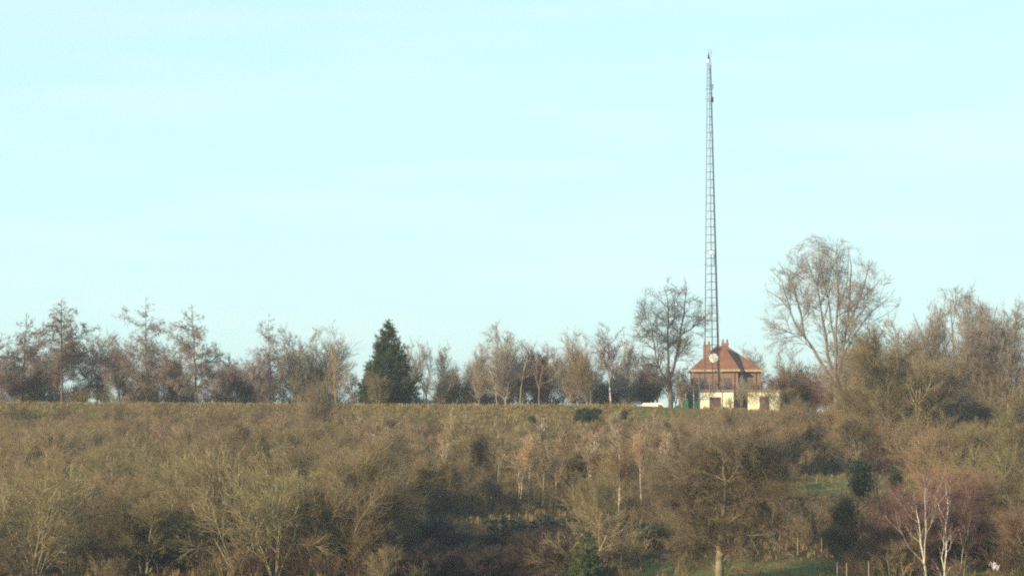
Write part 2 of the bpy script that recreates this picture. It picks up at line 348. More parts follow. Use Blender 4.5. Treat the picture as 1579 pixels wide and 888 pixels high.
def larch(name, seed, H=15, nb=44, Lb=.36, lean=0):
    rg = np.random.default_rng(seed)
    l0 = stems(rg, H, 1, 0, .16, 9, .02, .018)
    l1 = children(l0, rg, nb, (.12, .995), (74, 13), Lb, 7, .06, .06, .45, .024, shape=lambda t: (1 - t) ** .95 * 1.1 + .07, flat=.6, lsd=.26, hang=.02)
    l2 = children(l1, rg, 14, (.12, 1), (52, 14), .22, 4, -.04, .1, .6, .014, hang=.2, lsd=.3)
    l3 = children(l2, rg, 7, (.1, 1), (46, 16), .42, 3, .0, .15, .8, .011, rmin=.013)
    l4 = children(l3, rg, 3, (.1, 1), (50, 16), .45, 2, .0, .2, .8, .010, rmin=.012)
    P[name] = proto(name, [l0, l1, l2, l3, l4], [7, 5, 3, 3, 3], 2, M['bark_dark'], M['larch_twig'])
larch('l1', 41, nb=64, Lb=.34); larch('l2', 42, nb=60, Lb=.36); larch('l3', 43, nb=84, Lb=.33)
def spruce(name, seed, H, needle, nb=380, Lb=.30, up=.05, wn=.045):
    rg = np.random.default_rng(seed)
    l0 = stems(rg, H, 1, 0, .25, 8, .02, .006)
    l1 = children(l0, rg, nb, (.03, .985), (68, 9), Lb, 5, up, .04, .4, .02, shape=lambda t: (1.0 - t) ** .8 * 1.1 + .05, flat=.5, lsd=.11)
    l2 = children(l1, rg, 14, (.1, 1), (48, 10), .28, 3, .02, .08, .5, wn * .6, rmin=wn, shape=lambda t: 1.2 - .7 * t, lsd=.15)
    l3 = children(l2, rg, 7, (.0, 1), (48, 14), .42, 2, .08, .1, 1, wn * .4, rmin=wn)
    P[name] = proto(name, [l0, l1, l2, l3], [7, 4, 3, 3], 1, M['bark_dark'], M[needle])
spruce('sp', 51, 14, 'needle'); spruce('sp2', 52, 7, 'needle_lt', nb=120, Lb=.26, up=.16, wn=.03)
def leafy(name, seed, m, H=3, Wd=3.2, n=9000, size=.11):
    rg = np.random.default_rng(seed)
    l0 = stems(rg, H * .8, 6, 35, .05, 6)
    l1 = children(l0, rg, 10, (.1, 1), (40, 12), .4, 4, .05, .1)
    c = np.array([[rg.normal(0, Wd * .2), rg.normal(0, Wd * .2), H * rg.uniform(.25, .75)] for _ in range(16)]); rad = rg.uniform(.16, .3, 16) * H
    ci = rg.integers(0, 16, n); q = c[ci] + unit(rg.normal(size=(n, 3))) * (rad[ci] * rg.uniform(.55, 1.08, n))[:, None]
    q = q[q[:, 2] > .05]; n = len(q)
    a = unit(rg.normal(size=(n, 3))); b = unit(np.cross(a, rg.normal(size=(n, 3)))); s = (size * rg.uniform(.6, 1.3, n))[:, None]
    V = np.stack([q - a * s, q + b * s * .45, q + a * s, q - b * s * .45], 1).reshape(-1, 3); Fc = np.arange(n * 4).reshape(n, 4)
    tv, tf = join([tubes(l0[0], l0[1], 5), tubes(l1[0], l1[1], 3)])
    P[name] = dict(name=name, H=q[:, 2].max(), W=Wd, trunk=mesh_np(name + 't', tv, tf, M['bark_dark'], True), crown=mesh_np(name + 'c', V, Fc, M[m]))
leafy('holly', 61, 'leaf_dark'); leafy('broom', 62, 'leaf_blue', H=2.6, Wd=4.2, n=14000, size=.09); leafy('ivy', 63, 'leaf_dark', H=5, Wd=2.2, n=9000, size=.12)

# ---------------------------------------------------------------- hero trees traced as stems, each with its own depth
def hero(kind, px0, Y, lines, bark, twig, label, seed, lv, cat='tree', depth=.35, group=None, hull=None):
    rg = np.random.default_rng(seed); x0 = at(px0, 700, Y)[0]; z0 = g(x0, Y); L = []
    ang = {}
    for li, (pts, r0, r1) in enumerate(lines):
        q = []
        key = tuple(pts[0]); dy0 = ang.get(key, 0.)
        dd = rg.uniform(-depth, depth) if li else 0
        p0 = at(*pts[0], Y)
        for (a, b) in pts:
            p = at(a, b, Y); s = math.hypot(p[0] - p0[0], p[2] - p0[2]); dy = dy0 + dd * s
            q.append((p[0] - x0, dy, p[2] - z0)); ang[(a, b)] = dy
        if li == 0: q[0] = (q[0][0], 0, -.3)
        L.append((q, r0, r1))
    l0 = polystems(L, 9, rg, .006); lev = [l0]
    if hull:
        hc = at(hull[0], hull[1], Y); hull = ((hc[0] - x0, 0, hc[2] - z0), (hull[2] / ppm(Y), hull[2] / ppm(Y) * .9, hull[3] / ppm(Y)))
    for a in lv: lev.append(children(lev[-1], rg, hull=hull, **a))
    ks = [8, 6, 5, 4, 3, 3][:len(lev)] if len(lev) > 5 else [8, 5, 4, 3, 3][:len(lev)]
    p = proto(kind, lev, ks, len(lev) - 2 if len(lev) > 4 else 2, M[bark], M[twig])
    o = empty(kind, (x0, Y, z0)); link('trunk', p['trunk'], o); link('crown', p['crown'], o)
    return tag(o, label, cat, group)
def LV(a=14, b=8, c=7, d=5, len1=3.6, ang=42, trop=.08, tw=.011, tr=(.25, 1), hang=0, flat=0, lr2=.44):
    return [dict(num=a, tr=tr, ang=(ang, 12), lr=0, absl=len1, n=6, trop=trop, wig=.08, rend=.022, shape=lambda t: 1.2 - .55 * t, hang=hang, flat=flat),
            dict(num=b, tr=(.15, 1), ang=(38, 12), lr=lr2, n=4, trop=trop * .9, wig=.10, rend=.015, rmin=.016),
            dict(num=c, tr=(.1, 1), ang=(34, 12), lr=.5, n=3, trop=trop * .7, wig=.12, rr=.7, rend=tw * .9, rmin=tw),
            dict(num=d, tr=(.1, 1), ang=(34, 13), lr=.6, n=2, trop=0., wig=0, rr=.8, rend=tw * .6, rmin=tw * .85)]
hero('ash_tree', 1291, 455, [
 ([(1291, 640), (1291, 620), (1291, 598)], .62, .5),
 ([(1291, 603), (1268, 560), (1245, 520), (1225, 480), (1205, 455), (1187, 442)], .32, .05),
 ([(1245, 520), (1236, 470), (1222, 430), (1202, 402)], .18, .04),
 ([(1225, 480), (1212, 430), (1196, 410)], .12, .03),
 ([(1290, 600), (1278, 550), (1272, 500), (1262, 450), (1250, 412), (1242, 390)], .28, .04),
 ([(1291, 598), (1288, 540), (1290, 480), (1288, 420), (1286, 378)], .28, .04),
 ([(1288, 540), (1280, 470), (1270, 410), (1266, 380)], .18, .04),
 ([(1291, 600), (1300, 550), (1312, 500), (1318, 450), (1322, 405), (1316, 378)], .30, .04),
 ([(1290, 480), (1305, 430), (1305, 385)], .14, .03),
 ([(1312, 500), (1332, 460), (1346, 420), (1350, 395)], .2, .04),
 ([(1300, 550), (1322, 510), (1345, 480), (1368, 462)], .2, .04),
 ([(1332, 460), (1355, 440), (1368, 425)], .12, .03),
 ([(1291, 612), (1315, 590), (1342, 566)], .2, .04)],
 'bark_ash', 'twig_grey', 'tallest wide bare tree on the ridge right of the brick house', 101,
 [dict(num=3.4, tr=(.2, .85), ang=(38, 10), lr=0, absl=6.5, n=7, trop=.03, wig=.06, rr=.5, rend=.03)] + LV(7, 7, 5, 3, 3.4, 46, .02, .0125, tr=(.12, 1)), depth=.45, hull=(1275, 480, 115, 122))
hero('alder_tree', 1034, 458, [
 ([(1034, 632), (1034, 610), (1032, 588)], .42, .36),
 ([(1032, 588), (1012, 562), (1007, 516), (998, 480)], .17, .03),
 ([(1032, 588), (1031, 530), (1031, 465), (1024, 440)], .24, .03),
 ([(1032, 588), (1042, 561), (1052, 516), (1057, 465), (1063, 435), (1057, 424)], .26, .03),
 ([(1032, 588), (1003, 577), (981, 556)], .14, .03),
 ([(1052, 516), (1075, 500), (1100, 478)], .10, .02),
 ([(1031, 530), (1010, 500), (985, 485)], .10, .02)],
 'bark_dark', 'twig_dark', 'dark open bare tree with forked trunk left of the mast', 102,
 LV(20, 7, 5, 3, 3.2, 62, .03, .0105, tr=(.15, 1), hang=.05), hull=(1036, 512, 76, 94))
hero('oak_tree', 1474, 400, [
 ([(1470, 705), (1469, 680), (1470, 650)], .55, .45),
 ([(1470, 650), (1472, 590), (1465, 520), (1461, 465)], .3, .04),
 ([(1470, 650), (1482, 590), (1487, 520), (1490, 462)], .3, .04),
 ([(1470, 660), (1500, 620), (1512, 570), (1524, 500), (1528, 475)], .3, .04),
 ([(1470, 655), (1445, 610), (1438, 560), (1425, 505), (1416, 480)], .26, .04),
 ([(1500, 620), (1530, 590), (1545, 540), (1548, 505)], .2, .04),
 ([(1469, 680), (1430, 650), (1398, 600), (1385, 560)], .24, .04),
 ([(1469, 690), (1420, 690), (1370, 670), (1335, 640)], .2, .04),
 ([(1472, 590), (1500, 540), (1507, 480)], .18, .04),
 ([(1465, 520), (1445, 490), (1440, 470)], .12, .03)],
 'bark_ash', 'twig_grey', 'broad bare tree with many upright stems near the right edge', 103,
 [dict(num=4.5, tr=(.05, .85), ang=(26, 8), lr=0, absl=6.5, n=7, trop=.12, wig=.05, rr=.5, rend=.03)] + LV(7, 7, 5, 3, 3.4, 30, .11, .0125, tr=(.1, 1)), depth=.45, hull=(1468, 600, 140, 164))
hero('bare_tree', 1568, 412, [
 ([(1568, 690), (1568, 640), (1568, 620)], .42, .34),
 ([(1568, 620), (1566, 560), (1573, 490)], .26, .04),
 ([(1568, 620), (1548, 570), (1556, 500)], .2, .04),
 ([(1568, 620), (1590, 570), (1600, 500)], .2, .04)],
 'bark_grey', 'twig_grey', 'bare tree cut off by the right edge of the view', 104, LV(13, 8, 7, 5, 3., 30, .12, .010))
hero('oak_tree', 1110, 236, [
 ([(1108, 905), (1110, 862), (1113, 815)], .36, .28),
 ([(1113, 815), (1095, 796), (1060, 785), (1030, 768)], .2, .03),
 ([(1113, 815), (1100, 770), (1072, 722), (1052, 694)], .22, .03),
 ([(1113, 815), (1118, 750), (1112, 700), (1106, 675)], .22, .03),
 ([(1113, 815), (1140, 760), (1163, 715), (1172, 690)], .22, .03),
 ([(1113, 815), (1150, 788), (1190, 768), (1222, 752)], .2, .03),
 ([(1110, 840), (1150, 826), (1195, 822)], .13, .03),
 ([(1110, 845), (1085, 830), (1058, 822)], .13, .03),
 ([(1118, 750), (1140, 715), (1140, 685)], .12, .03),
 ([(1100, 770), (1060, 745), (1035, 730)], .12, .03)],
 'bark_oak', 'twig_oak', 'low spreading bare tree with thick pale trunk on the bottom lawn', 105,
 LV(20, 9, 8, 5, 2.1, 52, -.03, .0075, tr=(.15, 1)))
BL = [dict(num=6, tr=(.3, 1), ang=(26, 7), lr=0, absl=1.2, n=5, trop=.05, wig=.06, rr=.35, rend=.009, rmin=.009),
      dict(num=6, tr=(.1, 1), ang=(34, 12), lr=.42, n=3, trop=-.02, wig=.1, rend=.008, rmin=.009),
      dict(num=5, tr=(.1, 1), ang=(34, 14), lr=.55, n=3, trop=-.05, wig=.12, rend=.006, rmin=.008)]
hero('birch_tree', 1428, 231, [
 ([(1429, 905), (1428, 888), (1425, 867)], 0.0720, 0.0680),
 ([(1425, 867), (1421, 838), (1419, 806), (1415, 785)], 0.0792, 0.0240),
 ([(1425, 867), (1426, 827), (1425, 785), (1424, 752)], 0.0576, 0.0160),
 ([(1425, 867), (1403, 846), (1384, 812)], 0.0252, 0.0096),
 ([(1421, 838), (1403, 821), (1389, 801)], 0.0216, 0.0096),
 ([(1419, 806), (1407, 798), (1399, 784)], 0.0180, 0.0080),
 ([(1426, 827), (1437, 800), (1441, 778)], 0.0144, 0.0080)],
 'bark_birch', 'twig_purple', 'forked white birch stem at the bottom right, left of its pair', 106, BL, depth=.2)
hero('birch_tree', 1455, 232, [
 ([(1455, 905), (1455, 895), (1456, 888)], 0.0720, 0.0680),
 ([(1456, 888), (1460, 835), (1460, 806), (1463, 778), (1459, 742)], 0.0612, 0.0160),
 ([(1456, 888), (1453, 860), (1455, 835), (1456, 812)], 0.0504, 0.0160),
 ([(1460, 806), (1450, 785), (1443, 763)], 0.0216, 0.0096),
 ([(1460, 850), (1465, 845), (1468, 832)], 0.0180, 0.0080)],
 'bark_birch', 'twig_purple', 'tall thin white birch at the bottom right, right of its forked pair', 107, BL, depth=.2)
hero('birch_tree', 1482, 234, [
 ([(1478, 905), (1479, 890), (1480, 880)], 0.0432, 0.0400),
 ([(1480, 880), (1486, 844), (1496, 818), (1498, 789)], 0.0324, 0.0120),
 ([(1486, 895), (1488, 862), (1490, 850)], 0.0288, 0.0120)],
 'bark_pale', 'twig_purple', 'leaning slim pale sapling right of the white birches', 108, BL, depth=.2)

# ---------------------------------------------------------------- ridge trees (named one by one)
RT = 'bare trees along the ridge'
def ridge(p, kind, px, top, Y, wsc, label, **k): return plant_px(P[p], kind, px, top, Y, wsc, label=label, **k)
ridge('l2', 'larch_tree', -6, 512, 458, 1.0, 'dark larch cut off by the left edge of the view', rz=1)
ridge('l1', 'larch_tree', 36, 486, 462, .95, 'dark larch left of the tallest left larch, second from the left edge', rz=2)
ridge('l3', 'larch_tree', 97, 466, 460, 1.15, 'tallest brown larch near the left edge with dense lower crown', rz=0)
ridge('l2', 'larch_tree', 228, 468, 459, .95, 'brown larch with long upswept limb on its left side', rz=3.5)
ridge('l1', 'larch_tree', 303, 475, 458, 1.05, 'dark thin larch with open horizontal tiers, right of the one with the upswept limb', rz=5)
ridge('l3', 'larch_tree', 352, 545, 460, .9, 'small brown larch between two taller larches', rz=1.3)
ridge('l2', 'larch_tree', 421, 492, 459, .8, 'larch with sparse ragged top and one long left branch, last larch towards the spruce', rz=4.2, tilt=2)
for i, (p, px, top, Y, wd, lab) in enumerate([
 ('up2', 62, 520, 470, 1.0, 'brown bare tree filling the gap between the two leftmost larches'),
 ('up1', 150, 512, 466, 1.1, 'bushy brown bare tree right of the tallest left larch'),
 ('d5', 188, 530, 468, .8, 'grey bare tree just left of the upswept larch'),
 ('up2', 262, 530, 472, .9, 'thin bare tree between the two middle larches'),
 ('up1', 456, 502, 461, .95, 'bare grey tree right of the ragged larch'),
 ('up2', 487, 501, 463, .95, 'rounded bare tree midway between ragged larch and spruce'),
 ('up3', 518, 515, 461, .85, 'thin bare tree at the right end of the left tree row'),
 ('up3', 545, 570, 463, .9, 'small sparse bare tree left of the spruce'),
 ('up3', 625, 522, 470, .9, 'pale bare tree showing behind the right side of the spruce'),
 ('up3', 655, 521, 460, .75, 'pale thin bare tree right of the spruce, left of two'),
 ('up3', 684, 526, 463, .75, 'pale thin bare tree right of the spruce, right of two'),
 ('up1', 738, 518, 464, .75, 'slender bare birch at the left end of the middle clump'),
 ('up1', 780, 496, 461, 1.15, 'tallest bare tree in the middle clump, domed crown'),
 ('up2', 806, 520, 468, .8, 'bare tree behind the bent white stem'),
 ('upr', 836, 530, 466, .8, 'reddish bare tree right of the bent white stem'),
 ('up1', 878, 508, 463, .9, 'grey bare tree right of the middle clump'),
 ('up2', 907, 512, 461, .8, 'olive bare tree with pale base between middle clump and drooping birch'),
 ('b3', 941, 497, 462, 1.2, 'birch with white stem and drooping purple twigs left of the dark forked tree'),
 ('up3', 968, 513, 468, .8, 'thin bare tree just left of the dark forked tree'),
 ('up3', 1160, 530, 500, 1.1, 'bare tree behind the right end of the brick house'),
 ('up2', 1218, 538, 470, .8, 'low bare tree between the right hut and the tall ridge tree'),
 ('up3', 1240, 556, 475, .9, 'small bare tree left of the tall ridge tree'),
 ('up2', 1352, 488, 470, 1.15, 'bare tree with dark twisted limbs right of the tall ridge tree')]):
    k = 'birch_tree' if p == 'b3' else 'bare_tree'
    ridge(p, k, px, top, Y, wd, lab)
ridge('sp', 'spruce_tree', 597, 494, 460, 1.0, 'dark green spruce alone on the ridge', rz=0)
ridge('d4', 'bare_shrub', 583, 571, 454, .75, 'rounded brown leafless shrub before the foot of the spruce')
for i in range(30):
    px = -15 + i * 35 + random.uniform(-8, 8)
    if px > 1010: break
    if 536 < px < 655 or 690 < px < 720: top = random.uniform(590, 608)
    else: top = random.uniform(556, 596)
    plant_px(P[random.choice(['up2', 'up3', 'd5', 'upr', 'up3'])], 'bare_tree', px, top, random.uniform(466, 490), random.uniform(.9, 1.4),
             label='low bare tree in the thin belt behind the larger ridge trees', group='low trees behind the ridge row')
for i in range(14):
    px = 1172 + i * 17 + random.uniform(-5, 5)
    plant_px(P[random.choice(['up2', 'upr', 'd5', 'd3'])], 'bare_tree', px, random.uniform(560, 596), random.uniform(462, 486), random.uniform(.9, 1.4),
             label='low bare tree in the scrub around the right hut and tall ridge tree', group='low trees right of the house')
for p, px, top, Y, wd, lab in [('open', 1168, 590, 452, .8, 'thin leafless shrub growing in front of the right hut'), ('up3', 1143, 575, 454, .6, 'slim bare tree between the two white huts'),
 ('d5', 1222, 596, 455, 1.2, 'dense dark shrub at the right side of the right hut'), ('up3', 1052, 560, 463, .8, 'slim bare tree at the left end of the brick house'), ('up3', 1112, 566, 479, .55, 'thin bare tree against the brick house wall right of the dish'),
 ('up3', 1085, 572, 479, .5, 'thin bare sapling against the brick wall below the dish'), ('open', 1196, 588, 453, .7, 'thin leafless shrub before the right corner of the right hut')]:
    ridge(p, 'bare_tree', px, top, Y, wd, lab)
for i in range(17):
    px = 700 + i * 21 + random.uniform(-6, 6)
    plant_px(P[random.choice(['up1', 'up2', 'up3', 'up3'])], 'bare_tree', px, random.uniform(540, 572), random.uniform(470, 482), random.uniform(.9, 1.2), label='thin bare tree in the soft band behind the middle clump and the forked tree', group='thin trees behind the middle clump')
# bent white stem, pale trunks in the middle clump
def stemtree(px, Y, pts, r, label, m='bark_pale'):
    x0 = at(px, 700, Y)[0]; z0 = g(x0, Y)
    lines = [([(at(a, b, Y)[0] - x0, .2 * i, at(a, b, Y)[2] - z0) for i, (a, b) in enumerate(pl)], r0, r1) for pl, r0, r1 in pts]
    rg = np.random.default_rng(int(px)); l0 = polystems(lines, 9, rg, .006)
    l1 = children(l0, rg, 8, (.4, 1), (45, 10), .22, 4, .0, .1, .5, .012)
    l2 = children(l1, rg, 7, (.1, 1), (45, 10), .4, 3, -.05, .1, .6, .01)
    o = empty('birch_tree', (x0, Y, z0)); pr = proto('stem', [l0, l1, l2], [6, 4, 3], 1, M[m], M['twig_red'])
    link('trunk', pr['trunk'], o); link('crown', pr['crown'], o); tag(o, label, 'tree')
stemtree(802, 457, [([(801, 632), (803, 600), (808, 570), (812, 552), (815, 545)], .085, .04), ([(812, 556), (820, 556), (827, 566), (828, 582)], .05, .02)], 0, 'white birch stem with snapped top and hooked branch in the middle clump')
stemtree(830, 457, [([(831, 632), (831, 605), (834, 580), (838, 562)], .09, .03), ([(832, 600), (826, 582), (822, 565)], .05, .02)], 0, 'orange white forked birch stem right of the snapped one')
stemtree(767, 457, [([(767, 632), (765, 610), (763, 595), (752, 560)], .10, .03), ([(776, 632), (782, 610), (784, 590)], .07, .02)], 0, 'pale birch stem low in front of the domed middle tree')

# ---------------------------------------------------------------- slope trees
def place_slope(protos, kind, px, basey_Y, h, wsc, label, group=None, limit=636):
    Y = basey_Y; x = at(px, 700, Y)[0]; zb = g(x, Y); zt = at(px, limit, Y)[2]
    h = min(h, zt - zb)
    if h < 1.2: return None
    if h < 3.6: kind = 'bare_shrub'; label = label.replace('bare tree', 'leafless shrub')
    return plant(P[random.choice(protos)], kind, x, Y, h, wsc, label=label, group=group, cat='tree' if 'tree' in kind else 'shrub', tilt=random.uniform(-7, 7))
ZONES = [
 ('left_top', 'russet brown bare tree in the dense thicket filling the upper left slope', 'thicket on the upper left slope', 'brown bare trees'),
]
def clear(px, Y):
    """true where the photo shows open ground"""
    x = at(px, 700, Y)[0]; zb = g(x, Y); py = 700 - zb / Y * F
    if 1175 < px < 1435 and 311 < Y < 350: return True
    if 975 < px < 1250 and py > 845: return True
    if 1215 < px < 1290 and py > 850: return True
    return False
count = 0
Yrow = 243.0; rows = []
while Yrow < 437:
    rows.append(Yrow); Yrow += 10.5 + (Yrow - 243) * .018
for ri, Y0 in enumerate(rows):
    step = 7.2 * ppm(Y0); px = -30 + (ri % 2) * step * .5
    while px < 1610:
        q = px + random.uniform(-.35, .35) * step; Y = Y0 + random.uniform(-3, 3); px += step
        if clear(q, Y): continue
        x = at(q, 700, Y)[0]; py = 700 - g(x, Y) / Y * F
        if 600 < q < 870 and py > 800: 
            if random.random() < .75: continue
            h = random.uniform(2.5, 4.); kinds = ['dk']; lab = 'low bare tree coloured shade-dark in the shaded hollow at bottom centre'; grp = 'trees in the shaded hollow'
            lim = 800
        elif q < 560:
            if py < 740: kinds = ['d3', 'd1', 'd3', 'd6', 'd7']; lab = 'russet brown bare tree in the thicket covering the upper left slope'; grp = 'thicket on the upper left slope'; h = random.uniform(6, 9)
            else: kinds = ['d2', 'open', 'open2', 'd4', 'd6', 'd1']; lab = 'olive brown bare tree in the thicket covering the lower left slope'; grp = 'thicket on the lower left slope'; h = random.uniform(6.5, 9)
            lim = 640 + random.uniform(-6, 22)
        elif q < 1000:
            if py < 676: continue
            kinds = ['d1', 'd2', 'd5', 'd4', 'd6', 'd7']; lab = 'brown bare tree on the middle slope under the open bank'; grp = 'trees on the middle slope'
            h = random.uniform(4.5, 7.5); lim = 668 + random.uniform(-12, 25)
        elif q < 1210:
            if py < 655 and random.random() < .5: continue
            kinds = ['d1', 'd3', 'up2', 'd6', 'd4']; lab = 'grey brown bare tree on the slope below the two white huts'; grp = 'trees below the huts'; h = random.uniform(5, 8); lim = 640 + random.uniform(-2, 20)
            if py > 790: h = min(h, 4.5)
        else:
            kinds = ['d1', 'd6', 'up2', 'd2', 'd3', 'd5']; lab = 'brown bare tree in the thicket covering the right slope'; grp = 'thicket on the right slope'
            h = random.uniform(6, 9); lim = np.interp(q, [1210, 1290, 1340, 1400, 1600], [612, 600, 520, 560, 560]) + random.uniform(-5, 25)
            if q < 1400 and py > 765: h = random.uniform(3, 5); lim = 772
        if Y < 299 and min(abs(q - v) for v in (608, 815, 857, 952, 988)) < 32: lim = max(lim, 788)
        if place_slope(kinds, 'bare_tree', q, Y, h, random.uniform(1.05, 1.4), lab, grp, lim): count += 1
print('slope trees', count)
# bigger near trees, named
for p, px, Y, h, wd, lab in [
 ('open', 52, 241, 10.5, 1.0, 'large pale olive bare tree with fanning branches at the bottom left corner'),
 ('open', 425, 240, 10.0, 1.0, 'large pale fanning bare tree on the bottom edge left of the shaded hollow'),
 ('open2', 330, 250, 10.5, .9, 'pale stemmed bare tree between the two large fanning trees'),
 ('open2', 590, 236, 3.6, .9, 'pale yellowish leafless shrub on the bottom edge before the shaded hollow'),
 ('open2', 925, 250, 9., .7, 'olive bare tree with long low branches behind the young spruce'),
 ('d5', 1322, 246, 6.8, .9, 'slim bare tree rising behind the wooden posts at bottom right'),
 ('d4', 1400, 372, 17.0, .95, 'dense brown bare tree left of the many stemmed right tree'),
 ('d2', 1418, 392, 14.5, .9, 'tall bushy bare tree merging with the left side of the many stemmed right tree'), ('d1', 1540, 398, 14, 1.0, 'bushy bare tree filling the right side below the many stemmed tree'),
 ('up1', 1402, 398, 19, .85, 'upright bare tree left of the many stemmed right tree, just lower than it'), ('up1', 1512, 402, 22.5, .9, 'tall upright bare tree behind the right half of the many stemmed tree'), ('up1', 1548, 396, 20, .9, 'upright bare tree between the many stemmed tree and the right edge'), ('up3', 1450, 404, 21.5, .7, 'tall upright bare tree behind the left half of the many stemmed tree'),
 ('d2', 1345, 385, 14.5, 1., 'dense bushy bare tree below the tall ridge tree on its right'),
 ('d2', 1530, 300, 12, 1.1, 'olive bare tree on the right edge above the birches'),
 ('open2', 1550, 262, 10, 1.0, 'tangled olive bare tree at the right edge beside the birches'),
 ('up2', 480, 400, 12.0, .8, 'bare tree rising above the bank edge below the rounded ridge tree'),
 ('d2', 730, 330, 8., 1.2, 'dark olive rounded bare tree in the middle of the slope'),
 ('upr', 1402, 243, 7.6, 1.3, 'plum coloured bare tree behind the left white birch'), ('upr', 1462, 246, 8.2, 1.3, 'plum coloured bare tree behind the right white birch'),
 ('d1', 1140, 345, 9, 1.0, 'large grey brown bare tree below the right hut')]:
    x = at(px, 700, Y)[0]; plant(P[p], 'bare_tree', x, Y, h, wd, label=lab)
# young birches and orange conical saplings
for p, px, top, Y, wd, lab in [
 ('cone', 584, 650, 412, 1., 'small orange conical sapling just under the bank, left of the three'),
 ('cone', 606, 638, 405, 1.1, 'tallest orange conical sapling under the spruce'),
 ('cone', 632, 652, 404, 1.1, 'orange conical sapling right of the tallest one under the spruce'),
 ('b1', 664, 668, 395, .9, 'pale stemmed orange sapling right of the three conical ones'),
 ('cone', 690, 662, 392, .8, 'thin orange sapling between the conical saplings and the dark olive tree'),
 ('cone', 742, 728, 330, .8, 'small orange sapling low in the middle of the slope'),
 ('b1', 608, 690, 300, .7, 'white stemmed birch above the left side of the shaded hollow'),
 ('b1', 815, 664, 300, .9, 'tall orange twigged birch with bright white stem, left of its pair'),
 ('b1', 857, 690, 302, .8, 'orange twigged birch with reddish white stem, right of its pair'),
 ('b2', 952, 668, 285, .9, 'double stemmed pale birch above the young spruce'),
 ('b1', 931, 655, 390, 1., 'orange twigged birch below the dark green bush on the bank'),
 ('b1', 988, 655, 290, .6, 'slim pale birch left of the low spreading tree'),
 ('cone', 1020, 655, 400, .9, 'small orange sapling under the bank left of the huts'),
 ('b3', 1262, 690, 380, .9, 'slim pale stemmed birch above the right grass clearing'),
 ('b1', 1300, 700, 376, .7, 'thin reddish birch at the back of the right grass clearing'),
 ('b3', 1256, 775, 244, .35, 'very thin pale sapling beside the wooden posts at bottom right')]:
    plant_px(P[p], 'birch_tree' if p != 'cone' else 'larch_sapling', px, top, Y, wd, label=lab)
for i, (px, top, Y) in enumerate([(560, 668, 398), (650, 648, 408), (720, 690, 372), (775, 668, 392), (800, 655, 402), (838, 672, 385), (895, 678, 372), (915, 668, 392), (948, 662, 398), (1040, 672, 390), (1062, 660, 402), (700, 705, 352), (870, 712, 340), (1005, 690, 370), (548, 690, 380), (598, 700, 350), (680, 690, 362), (760, 700, 345), (905, 700, 350), (965, 705, 340), (1080, 690, 372)]):
    plant_px(P['b1' if i % 3 else 'cone'], 'birch_sapling', px, top, Y, random.uniform(.9, 1.3), label='small peach coloured sapling scattered over the middle slope under the bank', group='peach saplings on the middle slope')
for i in range(34):
    px = 560 + (i % 17) * 39 + random.uniform(-14, 14); Y = (312 if i < 17 else 352) + random.uniform(-16, 18)
    if clear(px, Y) or 1170 < px < 1300: continue
    x = at(px, 700, Y)[0]; plant(P['slim' if i % 3 else 'slim2'], 'slim_tree', x, Y, random.uniform(6.2, 8.6), random.uniform(.9, 1.3), label='slender upright sapling with thin pale stem and tan twigs on the middle slope', group='slender saplings on the middle slope')
# evergreens on the slope
for p, kind, px, top, base_Y, wd, lab in [
 ('broom', 'broom_bush', 905, 628, 436, 1.35, 'round dark green bush on the open bank under the ridge'),
 ('broom', 'broom_bush', 962, 632, 437, .55, 'tiny green bush on the open bank right of the round one'),
 ('broom', 'broom_bush', 822, 640, 432, .8, 'low dull green bush on the bank left of the round dark one'),
 ('holly', 'holly_bush', 632, 748, 312, .9, 'bright green leafy bush right of the white stemmed birch'),
 ('ivy', 'ivy_tree', 428, 650, 380, 1., 'dark ivy covered tree in the left thicket below the rounded ridge tree'),
 ('ivy', 'ivy_tree', 865, 662, 385, 1.1, 'dark ivy covered tree below the round green bush'),
 ('holly', 'holly_bush', 250, 815, 243, 1.1, 'dark evergreen bush on the bottom edge between the fanning trees'),
 ('ivy', 'ivy_tree', 1328, 705, 312, 1.0, 'green ivy covered tree before the right grass clearing'),
 ('ivy', 'ivy_tree', 1382, 715, 318, .8, 'narrow ivy clad trunk at the right end of the grass clearing'),
 ('holly', 'holly_bush', 1000, 800, 262, 1.2, 'dark evergreen bush left of the low spreading tree'),
 ('holly', 'holly_bush', 835, 790, 262, 1.3, 'dark evergreen bush at the right of the shaded hollow'),
 ('holly', 'holly_bush', 680, 830, 262, 1.4, 'dark evergreen bush at the left of the shaded hollow'),
 ('holly', 'holly_bush', 1240, 800, 268, 1.6, 'dark evergreen mass right of the low spreading tree'),
 ('holly', 'holly_bush', 1360, 818, 262, 1.2, 'dark evergreen bush left of the white birches')]:
    plant_px(P[p], kind, px, top, base_Y, wd, label=lab, cat='shrub' if 'bush' in kind else 'tree')
for i in range(30):
    px = 625 + (i % 10) * 26 + random.uniform(-8, 8); Y = 244 + (i // 10) * 11 + random.uniform(-3, 3); x = at(px, 700, Y)[0]
    plant(P['dk'], 'shade_dark_bush', x, Y, random.uniform(2.6, 4.4), 1.35, label='leafless bush coloured shade-dark on the floor of the shaded hollow at bottom centre', cat='shrub', group='shade-dark bushes in the shaded hollow')
for px, Y, h, p in ((535, 243, 9.5, 'd4'), (565, 246, 8.0, 'd4'), (590, 256, 7.5, 'd2'), (500, 250, 10, 'd4'), (470, 258, 10.5, 'd1')):
    plant(P[p], 'bare_tree', at(px, 700, Y)[0], Y, h, 1.25, label='dense bare tree on the left rim of the shaded hollow', group='trees on the left rim of the hollow')
plant_px(P['sp2'], 'spruce_tree', 901, 804, 238, 1.25, label='young light green spruce on the bottom edge of the view')

